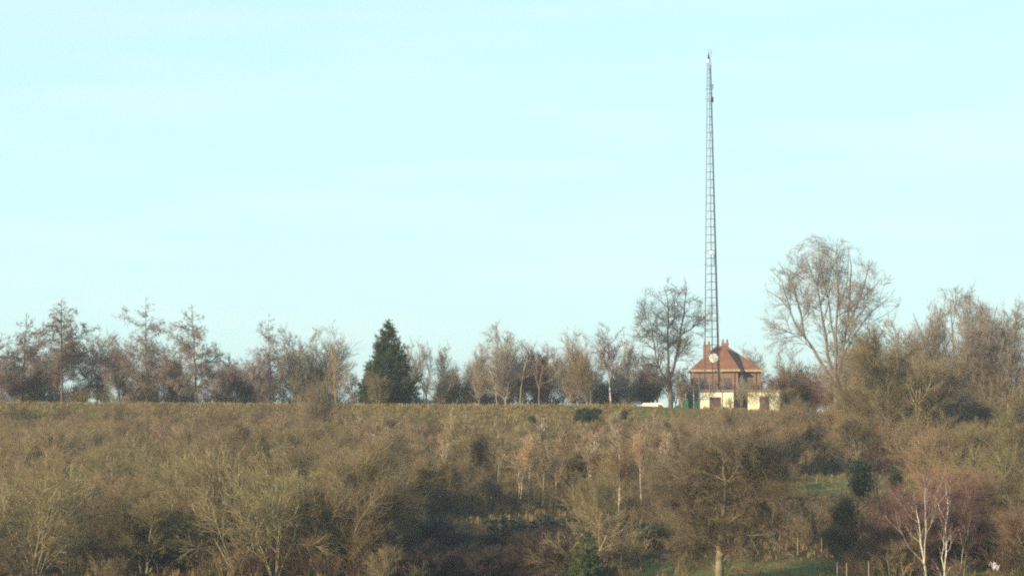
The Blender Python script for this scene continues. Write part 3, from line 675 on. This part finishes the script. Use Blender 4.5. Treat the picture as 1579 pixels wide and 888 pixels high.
# ---------------------------------------------------------------- undergrowth (uncountable)
def scatter(name, tv, tf, spots, mats, cols=None):
    """merge transformed copies of template (tv,tf) at spots (x,Y,scale,rot)"""
    n = len(spots); s = np.asarray(spots)
    c, si = np.cos(s[:, 3])[:, None], np.sin(s[:, 3])[:, None]
    V = np.empty((n, len(tv), 3)); sc_ = s[:, 2:3]
    V[:, :, 0] = (tv[None, :, 0] * c - tv[None, :, 1] * si) * sc_ + s[:, 0:1]
    V[:, :, 1] = (tv[None, :, 0] * si + tv[None, :, 1] * c) * sc_ + s[:, 1:2]
    V[:, :, 2] = tv[None, :, 2] * sc_ + gz(s[:, 0], s[:, 1])[:, None]
    Fq = tf[None] + (np.arange(n) * len(tv))[:, None, None]
    fm = np.repeat(RNG.integers(0, len(mats), n), len(tf))
    return mesh_np(name, V.reshape(-1, 3), Fq.reshape(-1, tf.shape[1]), mats, False, fm)
rg = np.random.default_rng(90)
l0 = stems(rg, 1.6, 9, 42, .018, 4, .05, .12)
l1 = children(l0, rg, 8, (.15, 1), (40, 12), .4, 3, .05, .1, .8, .009, rmin=.012)
l2 = children(l1, rg, 4, (.15, 1), (40, 12), .45, 2, .05, .1, .8, .008, rmin=.011)
tv, tf = join([tubes(l0[0], l0[1], 3), tubes(l1[0], l1[1], 3), tubes(l2[0], l2[1], 3)])
spots = []
while len(spots) < 2400:
    Y = rg.uniform(238, 446); x = rg.uniform(-.19, .19) * Y; px = x / Y * F + 789.5; py = 700 - g(x, Y) / Y * F
    if 1175 < px < 1435 and 288 < Y < 350: continue
    if clear(px, Y) and rg.random() < .99: continue
    if 610 < px < 890 and py > 795 and rg.random() < .9: continue
    s = rg.uniform(.5, 1.5)
    if py < 672 and 540 < px < 1200: s = rg.uniform(.18, .42) if rg.random() < .9 else rg.uniform(.5, .9)
    if Y > 440: s = rg.uniform(.15, .3)
    if Y > 436 and 980 < px < 1085: continue
    spots.append((x, Y, s, rg.uniform(0, 6.28)))
for i in range(220):
    Y = rg.uniform(460, 488); px = rg.uniform(-20, 982) if rg.random() < .78 else rg.uniform(1175, 1600)
    spots.append(((px - 789.5) / F * Y, Y, rg.uniform(.6, 1.3), rg.uniform(0, 6.28)))
tag(link('undergrowth', scatter('undergrowth', tv, tf, spots, [mat('bramble_stems', (.15, .095, .06), (.09, .06, .04), scale=.3), mat('dead_stems', (.17, .13, .075), (.11, .085, .05), scale=.3), M['twig_brown']])), kind='stuff')
# grass tufts
nb = 14; a = rg.uniform(0, 6.28, nb); ln = rg.uniform(.18, .45, nb); q = rg.normal(0, .12, (nb, 2))
tv = []; tf = []
for i in range(nb):
    c_, s_ = math.cos(a[i]), math.sin(a[i]); b = np.array([q[i, 0], q[i, 1], -.03]); wd = np.array([-s_, c_, 0]) * .02; tip = b + np.array([c_ * .12, s_ * .12, ln[i]])
    k = len(tv); tv += [b - wd, b + wd, tip + wd * .3, tip - wd * .3]; tf.append([k, k + 1, k + 2, k + 3])
tv = np.array(tv); tf = np.array(tf); spots = []
GR = [mat('green_grass', (.15, .14, .05), (.10, .095, .034), scale=1), mat('dry_grass', (.32, .25, .11), (.21, .16, .07), scale=1), mat('russet_grass', (.30, .19, .09), (.21, .135, .065), scale=1)]
while len(spots) < 26000:
    Y = rg.uniform(234, 456) if rg.random() < .45 else rg.uniform(405, 455); x = rg.uniform(-.19, .19) * Y
    px = x / Y * F + 789.5
    if 600 < px < 930 and 242 < Y < 285: continue
    if Y > 445 and 980 < px < 1085: continue
    spots.append((x, Y, rg.uniform(.6, 1.5), rg.uniform(0, 6.28)))
tag(link('grass', scatter('grass', tv, tf, spots, GR)), kind='stuff')

# ---------------------------------------------------------------- brick house
def brick_mat():
    m = bpy.data.materials.new('brick'); m.use_nodes = True; nt = m.node_tree; b = nt.nodes['Principled BSDF']; b.inputs['Roughness'].default_value = .9
    tc = nt.nodes.new('ShaderNodeTexCoord'); mp = nt.nodes.new('ShaderNodeMapping'); mp.inputs['Rotation'].default_value = (R(90), 0, 0)
    br = nt.nodes.new('ShaderNodeTexBrick'); br.inputs['Scale'].default_value = 4; br.inputs['Color1'].default_value = (.42, .25, .17, 1); br.inputs['Color2'].default_value = (.33, .19, .13, 1); br.inputs['Mortar'].default_value = (.26, .22, .18, 1); br.inputs['Mortar Size'].default_value = .02
    nz = nt.nodes.new('ShaderNodeTexNoise'); nz.inputs['Scale'].default_value = .7; nz.inputs['Detail'].default_value = 5
    mx = nt.nodes.new('ShaderNodeMix'); mx.data_type = 'RGBA'; mx.blend_type = 'MULTIPLY'; mx.inputs[0].default_value = .6
    nt.links.new(tc.outputs['Object'], mp.inputs[0]); nt.links.new(mp.outputs[0], br.inputs[0]); nt.links.new(tc.outputs['Object'], nz.inputs[0])
    nt.links.new(br.outputs[0], mx.inputs[6]); nt.links.new(nz.outputs[0], mx.inputs[7]); nt.links.new(mx.outputs[2], b.inputs['Base Color']); return m
def tile_mat():
    m = bpy.data.materials.new('roof_tiles'); m.use_nodes = True; nt = m.node_tree; b = nt.nodes['Principled BSDF']; b.inputs['Roughness'].default_value = .8
    tc = nt.nodes.new('ShaderNodeTexCoord'); wv = nt.nodes.new('ShaderNodeTexWave'); wv.bands_direction = 'Z'; wv.inputs['Scale'].default_value = 1.6; wv.inputs['Distortion'].default_value = .6
    nz = nt.nodes.new('ShaderNodeTexNoise'); nz.inputs['Scale'].default_value = 1.2; nz.inputs['Detail'].default_value = 6
    cr = nt.nodes.new('ShaderNodeValToRGB'); cr.color_ramp.elements[0].position = .3; cr.color_ramp.elements[1].position = .7; cr.color_ramp.elements[0].color = (.15, .07, .045, 1); cr.color_ramp.elements[1].color = (.27, .115, .065, 1)
    bp = nt.nodes.new('ShaderNodeBump'); bp.inputs['Strength'].default_value = .5; bp.inputs['Distance'].default_value = .06
    nt.links.new(tc.outputs['Object'], wv.inputs[0]); nt.links.new(tc.outputs['Object'], nz.inputs[0]); nt.links.new(nz.outputs[0], cr.inputs[0]); nt.links.new(cr.outputs[0], b.inputs['Base Color'])
    nt.links.new(wv.outputs[0], bp.inputs['Height']); nt.links.new(bp.outputs[0], b.inputs['Normal']); return m
MB_ = dict(brick=brick_mat(), tile=tile_mat(),
    white=mat('white_render', (.86, .82, .62), (.76, .71, .50), scale=1.2, rough=.8), trim=mat('pale_gutter', (.46, .39, .28), (.32, .25, .18), scale=2),
    glass=mat('window_glass', (.17, .11, .11), (.12, .08, .08), rough=.15, spec=.5), frame=mat('window_frame', (.24, .17, .13), rough=.6),
    dark=mat('dark_opening', (.05, .035, .035)), slab=mat('roof_felt', (.27, .19, .20), (.20, .15, .16), rough=.9),
    steel=mat('galvanised_steel', (.20, .18, .23), (.13, .115, .15), rough=.7, metallic=.1, scale=3), steeld=mat('dark_cable', (.05, .04, .08)),
    dish=mat('dish_white', (.82, .80, .74), (.78, .75, .68), rough=.45), wood=mat('weathered_wood', (.28, .24, .175), (.18, .145, .10), scale=4),
    green=mat('green_net', (.06, .17, .12), (.035, .10, .075), scale=3), carw=mat('white_car_paint', (.80, .76, .70), (.78, .73, .68), rough=.3, spec=.5), rubber=mat('rubber', (.03, .03, .03)),
    pipe=mat('drain_pipe', (.14, .10, .08), rough=.6), pot=mat('chimney_pot', (.22, .10, .07)), sheet=mat('pale_sheet', (.80, .72, .72), (.6, .45, .55), scale=3, rough=.6))
HY = 485.0; u = HY / F                 # metres in one photo pixel at the house
hx = at(1121, 600, HY)[0]; hz = g(hx, HY)
def hX(px): return (px - 1121) * u
def hZ(py): return at(1121, py, HY)[2] - hz
ze = hZ(572); zt = hZ(531)
house = tag(empty('brick_house', (hx, HY, hz)), 'two storey red brick house with orange hipped roof behind the mast', 'house')
L_, R_ = hX(1070), hX(1174); D = 11.0
MB().box(L_, R_, 0, D, -.5, ze).build('wall', MB_['brick'], house)
bl, br_ = hX(1106), hX(1137)
MB().box(bl, br_, -1.6, -.003, -.5, ze - .003).build('bay_wall', MB_['brick'], house)
ov = .45
def hip(x0, x1, y0, y1, z0, zr, rx0, rx1, ry0, ry1, th=.14):
    b = MB(); v = [(x0, y0, z0), (x1, y0, z0), (x1, y1, z0), (x0, y1, z0), (rx0, ry0, zr), (rx1, ry1, zr)]
    v2 = [(x0, y0, z0 - th), (x1, y0, z0 - th), (x1, y1, z0 - th), (x0, y1, z0 - th)]
    b.add(v + v2, [(0, 1, 5, 4), (1, 2, 5), (2, 3, 4, 5), (3, 0, 4), (0, 6, 7, 1), (1, 7, 8, 2), (2, 8, 9, 3), (3, 9, 6, 0), (9, 8, 7, 6)]); return b
roof = hip(L_ - ov, R_ + ov, -ov, D + ov, ze + .14, zt, hX(1108), hX(1124), D / 2, D / 2).build('roof', MB_['tile'], house)
# roof over the bay: hipped, its ridge running back into the main roof
bx = (bl + br_) / 2 - .3; zb_ = zt - .35
b = MB(); y0 = -1.6 - ov; e0, e1 = bl - .3, br_ + .3
b.add([(e0, y0, ze + .16), (e1, y0, ze + .16), (bx, 1.2, zb_), (bx, D / 2 - .4, zb_), (e0, D / 2 - 1, ze + .16), (e1, D / 2 - 1, ze + .16), (e0, y0, ze + .02), (e1, y0, ze + .02)],
      [(0, 1, 2), (1, 5, 3, 2), (0, 2, 3, 4), (0, 6, 7, 1), (4, 3, 5)])
b.build('bay_roof', MB_['tile'], house)
gt = MB(); gt.box(L_ - ov - .1, bl - .35, -ov - .16, -ov - .003, ze - .12, ze + .22); gt.box(br_ + .35, R_ + ov + .1, -ov - .16, -ov - .003, ze - .12, ze + .22); gt.box(bl - .34, br_ + .34, y0 - .16, y0 - .003, ze - .12, ze + .22)
gt.build('gutter', MB_['trim'], house)
MB().box(L_, R_, .01, D, ze + .0, ze + .05).build('soffit', MB_['trim'], house)
def chimney(px, py_top, w_, yy, z0, npots):
    c = MB().box(hX(px) - w_ / 2, hX(px) + w_ / 2, yy, yy + .7, z0, hZ(py_top) - .75).box(hX(px) - w_ / 2 - .06, hX(px) + w_ / 2 + .06, yy - .06, yy + .76, hZ(py_top) - .745, hZ(py_top) - .6).build('chimney', MB_['brick'], roof)
    for i in range(npots):
        xx = hX(px) + (i - (npots - 1) / 2) * .72; MB().tube((xx, yy + .35, hZ(py_top) - .6), (xx, yy + .35, hZ(py_top)), .16, .13, 10).build('chimney_pot', MB_['pot'], c)
chimney(1092, 525, 1.25, 2.6, ze + .6, 2); chimney(1122.5, 521, 1.15, 5.9, zt - 1.6, 2)
def window(px0, px1, py0, py1, y, arch=False):
    x0, x1, z0, z1 = hX(px0), hX(px1), hZ(py1), hZ(py0)
    f = MB().box(x0, x1, y - .05, y - .003, z0, z0 + .08).box(x0, x1, y - .05, y - .003, z1 - .08, z1).box(x0, x0 + .08, y - .05, y - .003, z0 + .08, z1 - .08).box(x1 - .08, x1, y - .05, y - .003, z0 + .08, z1 - .08).box((x0 + x1) / 2 - .04, (x0 + x1) / 2 + .04, y - .05, y - .003, z0 + .08, z1 - .08).build('window', MB_['frame'], house)
    MB().box(x0 + .08, x1 - .08, y - .02, y - .004, z0 + .08, z1 - .08).build('pane', MB_['glass'], f)
    MB().box(x0 - .15, x1 + .15, y - .1, y - .003, z0 - .14, z0 - .003).build('sill', MB_['trim'], f)
    MB().box(x0 - .15, x1 + .15, y - .04, y - .003, z1 + .003, z1 + .2).build('lintel', MB_['frame'], f)
window(1079, 1090, 583, 600, 0); window(1144, 1160, 584, 600, 0); window(1115, 1127, 583, 600, -1.6); window(1079, 1090, 609, 624, 0); window(1142, 1158, 609, 624, 0)
for px, y in ((1131.5, -1.6), (1165.5, 0), (1077.5, 0)): MB().tube((hX(px), y - .09, 0), (hX(px), y - .09, ze - .15), .06).build('drain_pipe', MB_['pipe'], house)
MB().box(hX(1050), L_ - .003, 1.5, 7, -.5, hZ(592)).build('side_annex', MB_['brick'], house)
MB().add([(hX(1048), 1.2, hZ(592)), (L_ - .006, 1.2, hZ(583)), (L_ - .006, 7.3, hZ(583)), (hX(1048), 7.3, hZ(592)), (hX(1048), 1.2, hZ(592) + .12), (L_ - .006, 1.2, hZ(583) + .12), (L_ - .006, 7.3, hZ(583) + .12), (hX(1048), 7.3, hZ(592) + .12)],
         [(0, 3, 2, 1), (4, 5, 6, 7), (0, 1, 5, 4), (1, 2, 6, 5), (2, 3, 7, 6), (3, 0, 4, 7)]).build('annex_roof', MB_['tile'], house)

# ---------------------------------------------------------------- white huts
def hut(px0, px1, ytop, ybot, dx0, dx1, dtop, Y, label, rz, depth=3.2, overh=.0):
    k = Y / F; cx = at((px0 + px1) / 2, 600, Y)[0]; zb = at(0, ybot, Y)[2] - .25; o = tag(empty('white_hut', (cx, Y, zb), rz), label, 'hut')
    c = (px0 + px1) / 2; X = lambda p: (p - c) * k; Zz = lambda p: at(0, p, Y)[2] - zb
    x0, x1, zt_ = X(px0), X(px1), Zz(ytop + 3); a, b_, dz = X(dx0), X(dx1), Zz(dtop)
    m = MB(); m.box(x0, a, 0, .2, -.6, zt_); m.box(b_, x1, 0, .2, -.6, zt_); m.box(a, b_, .0, .2, dz, zt_)
    m.box(x0, x0 + .2, .2, depth, -.6, zt_); m.box(x1 - .2, x1, .2, depth, -.6, zt_); m.box(x0 + .2, x1 - .2, depth - .2, depth, -.6, zt_)
    m.build('wall', MB_['white'], o)
    MB().box(x0 - .12, x1 + .12, -.25, depth + .15, zt_ + .003, Zz(ytop)).build('roof', MB_['slab'], o, bevel=.03)
    d = MB().box(a, b_, .13, .18, -.3, dz - .003).build('door', mat('hut_door', (.13, .075, .08), (.08, .05, .06)), o)
    MB().box(a, a + .08, .06, .13, -.3, dz - .003).box(b_ - .08, b_, .06, .13, -.3, dz - .003).box(a + .08, b_ - .08, .06, .13, dz - .09, dz - .004).build('door_frame', MB_['pot'], d)
    MB().tube((b_ - .2, .1, .95), (b_ - .2, .13, .95), .04).build('handle', MB_['steel'], d)
    return o
hut(1080, 1131, 601, 629, 1095, 1112, 612, 461, 'white rendered hut with dark door and flat roof below the mast', 0)
hut(1153, 1202, 601, 634, 1171, 1186, 611, 459, 'white rendered hut half hidden by bare branches, right of the other hut', R(-8))

# ---------------------------------------------------------------- lattice mast
MY = 472.0; mk = MY / F; mx0 = at(1098.5, 600, MY)[0]; mz0 = g(mx0, MY)
mast = tag(empty('lattice_mast', (mx0, MY, mz0)), 'tall slender three legged steel lattice mast in front of the brick house', 'radio mast')
def mp(px, py, d=0): q = at(px, py, MY); return Vector((q[0] - mx0, d, q[2] - mz0))
zb_m = 628
def leg_pts(py):
    t = (zb_m - py) / (zb_m - 96)
    l = mp(1087 + 3.6 * t, py, .9 * (1 - t) + .12); c = mp(1098.5 - 5.2 * t, py, -1.1 * (1 - t) - .1); r = mp(1111.5 - 15.5 * t, py, .9 * (1 - t) + .12)
    return l, c, r
A_, B_ = leg_pts(zb_m), leg_pts(96)
for i in range(3):
    MB().tube(A_[i] - Vector((0, 0, .5)), B_[i], .085 if i < 2 else .10, .05, 8).build('leg', MB_['steel'] , mast, smooth=True)
for ky in range(44):
    py = zb_m - 12 * 1 - ky * 12.1
    if py < 97: break
    l, c, r = leg_pts(py); rr = .035
    cb = MB()
    for p_, q_ in ((l, c), (c, r), (r, l)): cb.tube(p_, q_, rr, k=5)
    cb.build('rung', MB_['steel'], mast)
br2 = MB(); prev = None
for ky in range(22):
    py = zb_m - ky * 24.2
    if py < 110: break
    a = leg_pts(py); b2 = leg_pts(py - 24.2)
    for i in range(3): br2.tube(a[i], b2[(i + 1) % 3], .016, k=4)
br2.build('diagonal_braces', MB_['steel'], mast)
cab = MB()
for k_ in range(4):
    l, c, r = leg_pts(zb_m - 5); l2, c2, r2 = leg_pts(100); cab.tube(r + Vector((-.12 - .05 * k_, .06, 0)), r2 + Vector((-.05 - .02 * k_, .06, 0)), .025, k=5)
cab.build('cable_run', MB_['steeld'], mast)
tp = MB(); l, c, r = leg_pts(96); cc = (l + c + r) / 3
tp.tube(l, mp(1092.5, 86), .045, k=6); tp.tube(c, mp(1092.5, 86), .045, k=6); tp.tube(r, mp(1093, 86), .045, k=6); tp.tube(mp(1092.5, 88), mp(1093, 75), .035, .02, 6)
tp.tube(mp(1092.6, 94), mp(1092.6, 84), .16, .12, 10); tp.build('mast_head', MB_['steeld'], mast)
an = MB(); an.tube(mp(1093, 82), mp(1097, 82), .03); an.tube(mp(1097, 77), mp(1097, 88), .03); an.build('whip_antenna', MB_['steel'], mast)
MB().tube(mp(1092.3, 92), mp(1092.3, 96.5), .2, .2, 10).build('top_beacon', MB_['dish'], mast)
for py in (138, 153.5):
    b = MB(); b.tube(mp(1086.5, py), mp(1099.5, py), .035); b.build('antenna_arm', MB_['steel'], mast)
b = MB(); b.tube(mp(1099, 130), mp(1099, 137), .06); b.tube(mp(1099, 150), mp(1099, 158), .13); b.tube(mp(1098, 132), mp(1101, 132), .03); b.tube(mp(1099, 137), mp(1099, 150), .015); b.build('side_antenna', MB_['steeld'], mast)
for py in (389.5, 408):
    b = MB(); b.tube(mp(1085, py, .6), mp(1103, py, .1), .03); b.build('antenna_arm', MB_['steel'], mast)
MB().tube(mp(1101, 392, -.3), mp(1101, 409, -.3), .05).build('side_antenna', MB_['steeld'], mast)
def dish(px, py, rad, d0, nm):
    b = MB(); n = 24; c0 = mp(px, py, d0); rings = []
    for j, (rr, dy) in enumerate([(rad, .10), (rad, 0), (rad * .96, -.03), (rad * .55, -.10), (rad * .1, -.14)]):
        rings.append([c0 + Vector((math.cos(2 * math.pi * i / n) * rr, dy, math.sin(2 * math.pi * i / n) * rr)) for i in range(n)])
    vs = [v for r_ in rings for v in r_] + [c0 + Vector((math.cos(2 * math.pi * i / n) * rad * .2, .4, math.sin(2 * math.pi * i / n) * rad * .2)) for i in range(n)]
    fs = [(j * n + i, j * n + (i + 1) % n, (j + 1) * n + (i + 1) % n, (j + 1) * n + i) for j in range(4) for i in range(n)]
    fs.append(tuple(range(4 * n, 5 * n))); fs += [(i, 5 * n + i, 5 * n + (i + 1) % n, (i + 1) % n) for i in range(n)]
    o = b.add(vs, fs).build(nm, MB_['dish'], mast)
    MB().tube(c0 + Vector((0, .35, 0)), c0 + Vector((0, .9, 0)), .06).build('dish_mount', MB_['steel'], o)
dish(1099.5, 552.5, .74, -1.75, 'dish_antenna'); dish(1096.3, 390.5, .33, -1.1, 'dish_antenna')

# ---------------------------------------------------------------- small things by the huts
def post(px, ytop, ybot, Y, r, m, label, kind='pole', cat='pole', group=None, lean=0, cap=True):
    x, _, zt_ = at(px, ytop, Y); zb = g(x, Y)
    o = tag(empty(kind, (x, Y, zb)), label, cat, group); o.rotation_euler = (0, R(lean), 0)
    MB().tube((0, 0, -.4), (0, 0, zt_ - zb), r, r * .85, 8).build('shaft', MB_[m], o)
    if cap: MB().tube((0, 0, zt_ - zb + .002), (0, 0, zt_ - zb + r * .9), r * 1.25, r * .5, 8).build('cap', MB_[m], o)
    return o
post(1077.5, 576, 628, 463, .07, 'dish', 'slim white pole at the left corner of the left hut')
p_ = post(1094.2, 587, 628, 459, .075, 'wood', 'pale pole standing in front of the left hut door')
MB().tube((.05, 0, 1.6), (.75, .1, -.1), .05).build('strut', MB_['wood'], p_)
post(1057, 607, 628, 466, .06, 'dish', 'short white post above the green net fence', 'post', 'post')
post(1069.5, 600, 628, 466, .05, 'dish', 'taller short white post between net fence and hut pole', 'post', 'post')
def netfence(pts, h, Y, label, parent_name='net_fence'):
    q = [(at(px, 700, yy)[0], yy, tp) for px, yy, tp in pts]; o = tag(empty(parent_name, (q[0][0], q[0][1], g(q[0][0], q[0][1]))), label, 'fence'); o0 = Vector(o.location)
    b = MB()
    for (x0, y0_, t0), (x1, y1_, t1) in zip(q, q[1:]):
        n = max(2, int(math.hypot(x1 - x0, y1_ - y0_) / .12))
        zb0, zb1 = g(x0, y0_), g(x1, y1_)
        for i in range(n + 1):
            f = i / n; xx, yy = x0 + (x1 - x0) * f, y0_ + (y1_ - y0_) * f; zz = zb0 + (zb1 - zb0) * f; tt = t0 + (t1 - t0) * f
            b.tube(Vector((xx, yy, zz - .1)) - o0, Vector((xx, yy, zz + tt)) - o0, .038, k=4)
        for j in range(9):
            f = (j + .5) / 9; b.tube(Vector((x0, y0_, zb0 + t0 * f)) - o0, Vector((x1, y1_, zb1 + t1 * f)) - o0, .03, k=4)
    b.build('net', MB_['green'], o)
    for x0, y0_, t0 in q: MB().tube(Vector((x0, y0_ + .08, g(x0, y0_) - .3)) - o0, Vector((x0, y0_ + .08, g(x0, y0_) + t0 + .05)) - o0, .05).build('fence_post', MB_['steel'], o)
netfence([(1077, 461, 2.1), (1063, 461, 2.1), (1050, 464, 1.5), (1031, 468, .75)], 2, 461, 'green net fence sloping down left of the left hut')
netfence([(822, 263, .7), (845, 262, 1.0), (876, 260, 1.1)], 1, 262, 'dim green net fence in the hollow left of the young spruce')
# parked car behind the crest
cY = 465.0; cx = at(1009, 700, cY)[0]; cz = at(1009, 620.8, cY)[2] - 1.5
cz = at(1009, 621.0, cY)[2] - 1.9 - g(cx, cY)
van = tag(empty('parked_van', (cx, cY, g(cx, cY))), 'white van whose roof just shows over the bank left of the dark forked tree', 'van')
prof = [(-1.95, .4), (-2.0, 1.0), (-1.9, 1.75), (-1.75, 1.88), (1.05, 1.9), (1.3, 1.78), (1.75, 1.15), (2.1, 1.0), (2.2, .5), (2.1, .4)]
w2 = .9; b = MB(); n = len(prof); ins = lambda z: .1 if z > 1.3 else 0
b.add([(x, -w2 + ins(z), z + cz) for x, z in prof] + [(x, w2 - ins(z), z + cz) for x, z in prof], [tuple(range(n)), tuple(range(n, 2 * n))[::-1]] + [(i, i + n, (i + 1) % n + n, (i + 1) % n) for i in range(n)])
b.build('body', MB_['carw'], van, bevel=.04)
for sy in (-1, 1):
    f_ = lambda d: [(x, sy * (w2 - d), z + cz) for x, z in [(.55, 1.15), (.55, 1.6), (1.15, 1.6), (1.5, 1.15)]]
    MB().add(f_(.06) + f_(-.01), [(0, 1, 2, 3), (7, 6, 5, 4), (0, 4, 5, 1), (1, 5, 6, 2), (2, 6, 7, 3), (3, 7, 4, 0)]).build('window', MB_['glass'], van)
    for x in (-1.3, 1.4): MB().tube((x, sy * .7, .34 + cz), (x, sy * .92, .34 + cz), .34, k=18).build('wheel', MB_['rubber'], van)
MB().box(-.35, -.22, -w2 + .04, w2 - .04, 1.9 + cz, 1.96 + cz).build('roof_bar', MB_['steeld'], van)

# ---------------------------------------------------------------- wooden posts and litter in front
for i, (px, yt, Y, lean, lab) in enumerate([
 (1046.5, 853, 244, 2, 'short wooden post under the low spreading tree'),
 (958, 858, 243, -2, 'short grey wooden post right of the young spruce'),
 (988, 862, 242, 1, 'pale wooden post between young spruce and low spreading tree'),
 (1230, 830, 256, 0, 'greyish wooden post furthest left in the bottom right paddock'),
 (1267, 829, 258, 1, 'dark wooden post right of the thin pale sapling'),
 (1275.5, 833, 254, -1, 'bright wooden post right of the dark one beside the sapling'),
 (1291, 867, 239, 1, 'thin wooden post on the bottom edge left of the slim bare tree'),
 (1305.5, 868, 238, 0, 'low wooden post on the bottom edge directly left of the slim trunk'),
 (1339.5, 866, 238, 3, 'pale wooden post on the bottom edge right of the slim trunk')]):
    post(px, yt, 0, Y, .055, 'wood', lab, 'fence_post', 'post', 'old wooden fence posts at the bottom')
sx, _, sz = at(1533, 872, 236); b = MB(); rg = np.random.default_rng(5); gz0 = g(sx, 236)
sheet = tag(empty('plastic_sheet', (sx, 236, gz0)), 'crumpled pale sheet lying in the brush at the bottom right corner', 'sheet')
n = 9; grid = [[(-.42 + .84 * i / (n - 1) + rg.normal(0, .03), rg.normal(0, .08), max(.03, sz - gz0) + .25 - .6 * j / (n - 1) * (.6 + .4 * i / n) + .12 * math.sin(i * 1.7) + rg.normal(0, .02)) for i in range(n)] for j in range(n)]
b.add([v for r_ in grid for v in r_], [(j * n + i, j * n + i + 1, (j + 1) * n + i + 1, (j + 1) * n + i) for j in range(n - 1) for i in range(n - 1) if (i + j) % 7 and abs(i - j) < 5])
so_ = b.build('fabric', MB_['sheet'], sheet); so_.modifiers.new('thick', 'SOLIDIFY').thickness = .02

# ---------------------------------------------------------------- haze
hm = bpy.data.materials.new('winter_haze'); hm.use_nodes = True; nt = hm.node_tree
nt.nodes.remove(nt.nodes['Principled BSDF']); pv = nt.nodes.new('ShaderNodeVolumePrincipled'); pv.inputs['Color'].default_value = (.80, .88, 1.0, 1); pv.inputs['Density'].default_value = HAZE
pv.inputs['Anisotropy'].default_value = 0.2
nt.links.new(pv.outputs[0], nt.nodes['Material Output'].inputs['Volume'])
MB().box(-3600, 3600, -400, 4100, -60, 95).build('haze', hm)
tag(bpy.data.objects['haze'], kind='stuff')
